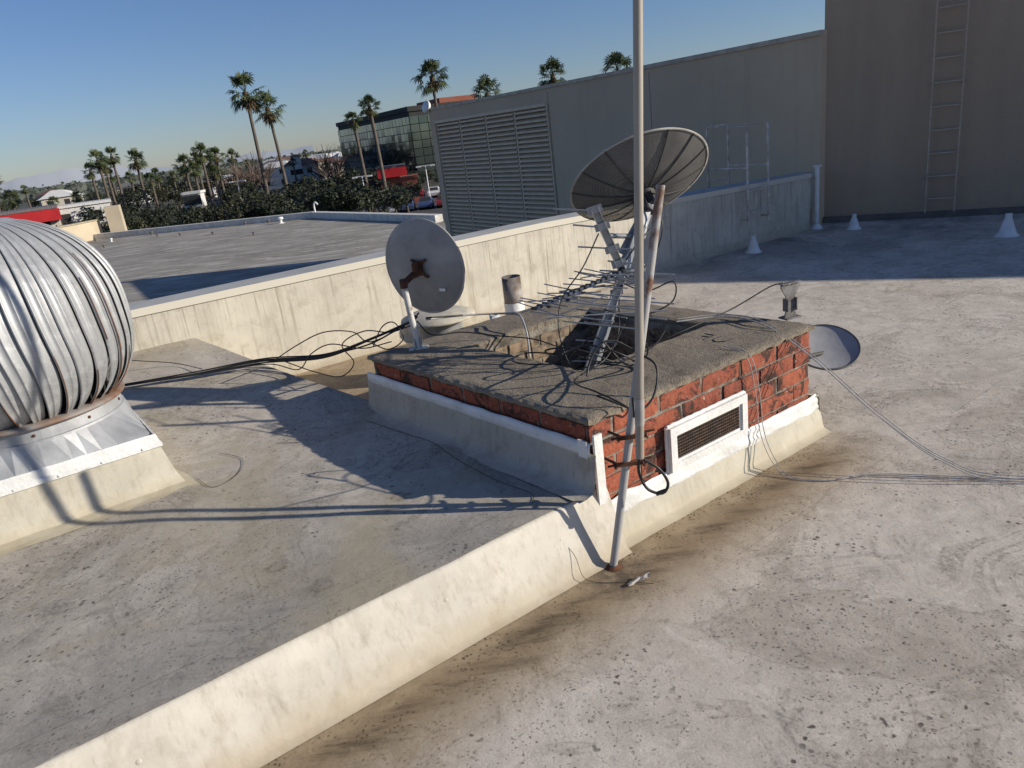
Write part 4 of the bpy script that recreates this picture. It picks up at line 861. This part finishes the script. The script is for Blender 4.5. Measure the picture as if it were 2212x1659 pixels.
for i in range(6): tree(random.uniform(-8.2,-6.0),random.uniform(88,104),random.uniform(.5,.7),random.choice((0,1)))
for i in range(11): tree(random.uniform(-18.5,-15.8) if i<6 else random.uniform(-12,-10.6),random.uniform(150,185),random.uniform(1.2,1.6),4)
for i in range(50):
    a=random.uniform(-34,-8.5); tree(a,random.uniform(160,300),random.uniform(.75,1.25) if a<-15.5 else random.uniform(.4,.7),random.choice((0,1,2,3)))
r=random.Random(5); mb=MB()
for i in range(9000):
    a=r.uniform(-46,25); D=r.uniform(330,1500); x,y=az(a,D); h=6.5+5*nz(a*1.3,D*.01)+r.uniform(-2,1.2); z=ZG+r.uniform(0,1)**.5*h; s=r.uniform(.7,1.8)*(D/600)**.5
    d=V((r.gauss(0,1),r.gauss(0,1),r.gauss(0,1))).normalized(); b=d.orthogonal().normalized(); mb.add([V((x,y,z))-d*s*1.4,V((x,y,z))+b*s,V((x,y,z))+d*s*1.4,V((x,y,z))-b*s],[(0,1,2,3)])
solo('distant_trees',mb,[leafmat('far_foliage',(.05,.065,.05),(.08,.095,.075))],(0,0,0),'far belt of hazy green treetops','trees',kind='stuff')  # lighter, cooler green carries the haze in its colour
def lamp(a,D,zt):
    x,y=az(a,D); e=thing('street_lamp',(x,y,ZG),'white parking lot lamp post with double head','street lamp','parking lot lamp posts'); mb=MB(); mb.tube([(x,y,ZG),(x,y,zt)],.09,6,0,True,r2=.06); part(e,'post',mb,M_white)
    mb=MB(); mb.box((x,y,zt+.05),(.9,0,0),(0,.05,0),(0,0,.04)); mb.box((x-.9,y,zt),(.3,0,0),(0,.18,0),(0,0,.08)); mb.box((x+.9,y,zt),(.3,0,0),(0,.18,0),(0,0,.08)); part(e,'lamp_head',mb,M_white)
lamp(-8.98,95,-1.8); lamp(-4.3,100,.1-1.8); lamp(-17.6,120,-1.0)
def carmesh(mat):
    mb=MB(); prof=[(-2.2,.35),(-2.25,.75),(-2.0,.95),(-1.3,1.0),(-.75,1.42),(.75,1.45),(1.45,1.02),(2.15,.9),(2.25,.6),(2.2,.35)]
    n=len(prof); vs=[V((x,-(.68 if z>1.1 else .9),z)) for x,z in prof]+[V((x,(.68 if z>1.1 else .9),z)) for x,z in prof]
    mb.add(vs,[tuple(range(n)),tuple(range(2*n-1,n-1,-1))]+[(i,n+i,n+(i+1)%n,(i+1)%n) for i in range(n)],0)
    for s in(-1,1): mb.add([(-1.1,s*.87,1.03),(1.2,s*.87,1.03),(.68,s*.71,1.38),(-.68,s*.71,1.38)],[(0,1,2,3)],1)
    mb.add([(1.43,-.75,1.06),(1.43,.75,1.06),(.82,.62,1.44),(.82,-.62,1.44)],[(0,1,2,3)],1); mb.add([(-1.28,-.75,1.05),(-1.28,.75,1.05),(-.8,.62,1.42),(-.8,-.62,1.42)],[(0,1,2,3)],1)
    for x in(-1.35,1.35):
        for s in(-.82,.82): mb.lathe([(0.001,-.11),(.33,-.11),(.33,.11),(.001,.11)],(x,s,.33),14,2,False,(0,1,0))
    return mesh('parked_car',mb,[mat,M_mull,M_black])
cm=[(carmesh(simple('car_paint_%d'%i,c,c,1,.3)),n) for i,(c,n) in enumerate((((.7,.7,.7),'white'),((.03,.03,.035),'black'),((.3,.31,.33),'silver'),((.06,.09,.2),'dark blue'),((.25,.03,.03),'red')))]
for i in range(14):
    k=i%7; yy=99.5 if i<7 else 117.5; m,nm=random.choice(cm); o=bpy.data.objects.new('parked_car',m); o.location=(-13+k*2.4+random.uniform(-.1,.1),yy+random.uniform(0,1),ZG+.012); o.rotation_euler=(0,0,math.pi/2*random.choice((1,-1))+.02); COL.objects.link(o); tag(o,nm+' car parked in the parking lot','car','cars in the parking lot')
# ------------------------------------------------------------------ light / camera
EL=math.radians(20.5); sdir=V((.985,-.17,0)).normalized()*math.cos(EL)+V((0,0,math.sin(EL)))
w=bpy.data.worlds.new('World'); sc.world=w; w.use_nodes=True; nt=w.node_tree; bg=nt.nodes['Background']; sk=nt.nodes.new('ShaderNodeTexSky'); sk.sky_type='NISHITA'; sk.sun_disc=False
sk.sun_elevation=EL; sk.sun_rotation=math.atan2(sdir.x,sdir.y); sk.altitude=0; sk.air_density=1.0; sk.dust_density=.2; sk.ozone_density=3.8
mx=nt.nodes.new('ShaderNodeMix'); mx.data_type='RGBA'; mx.blend_type='MULTIPLY'; mx.inputs[0].default_value=1; mx.inputs[7].default_value=(.85,.89,1.10,1)
nt.links.new(sk.outputs[0],mx.inputs[6]); nt.links.new(mx.outputs[2],bg.inputs[0]); bg.inputs[1].default_value=.087
l=bpy.data.lights.new('sun','SUN'); l.energy=5.0; l.angle=math.radians(.5); l.color=(1,.92,.79); lo=bpy.data.objects.new('sun',l); COL.objects.link(lo); lo.rotation_euler=sdir.to_track_quat('Z','Y').to_euler()
p=math.radians(19.0);ph=math.radians(7.3)
f=V((0,math.cos(p),-math.sin(p)));u0=V((0,math.sin(p),math.cos(p)));r0=V((1,0,0))
rr=r0*math.cos(ph)-u0*math.sin(ph);uu=r0*math.sin(ph)+u0*math.cos(ph)
cam=bpy.data.cameras.new('camera'); cam.lens=26.1; cam.sensor_width=36; cam.clip_end=30000; cam.clip_start=.05
co=bpy.data.objects.new('camera',cam); COL.objects.link(co)
co.matrix_world=Matrix(((rr.x,uu.x,-f.x,0),(rr.y,uu.y,-f.y,0),(rr.z,uu.z,-f.z,1.75),(0,0,0,1)))
sc.camera=co
sc.view_settings.view_transform='Standard'; sc.view_settings.look='None'; sc.view_settings.exposure=0
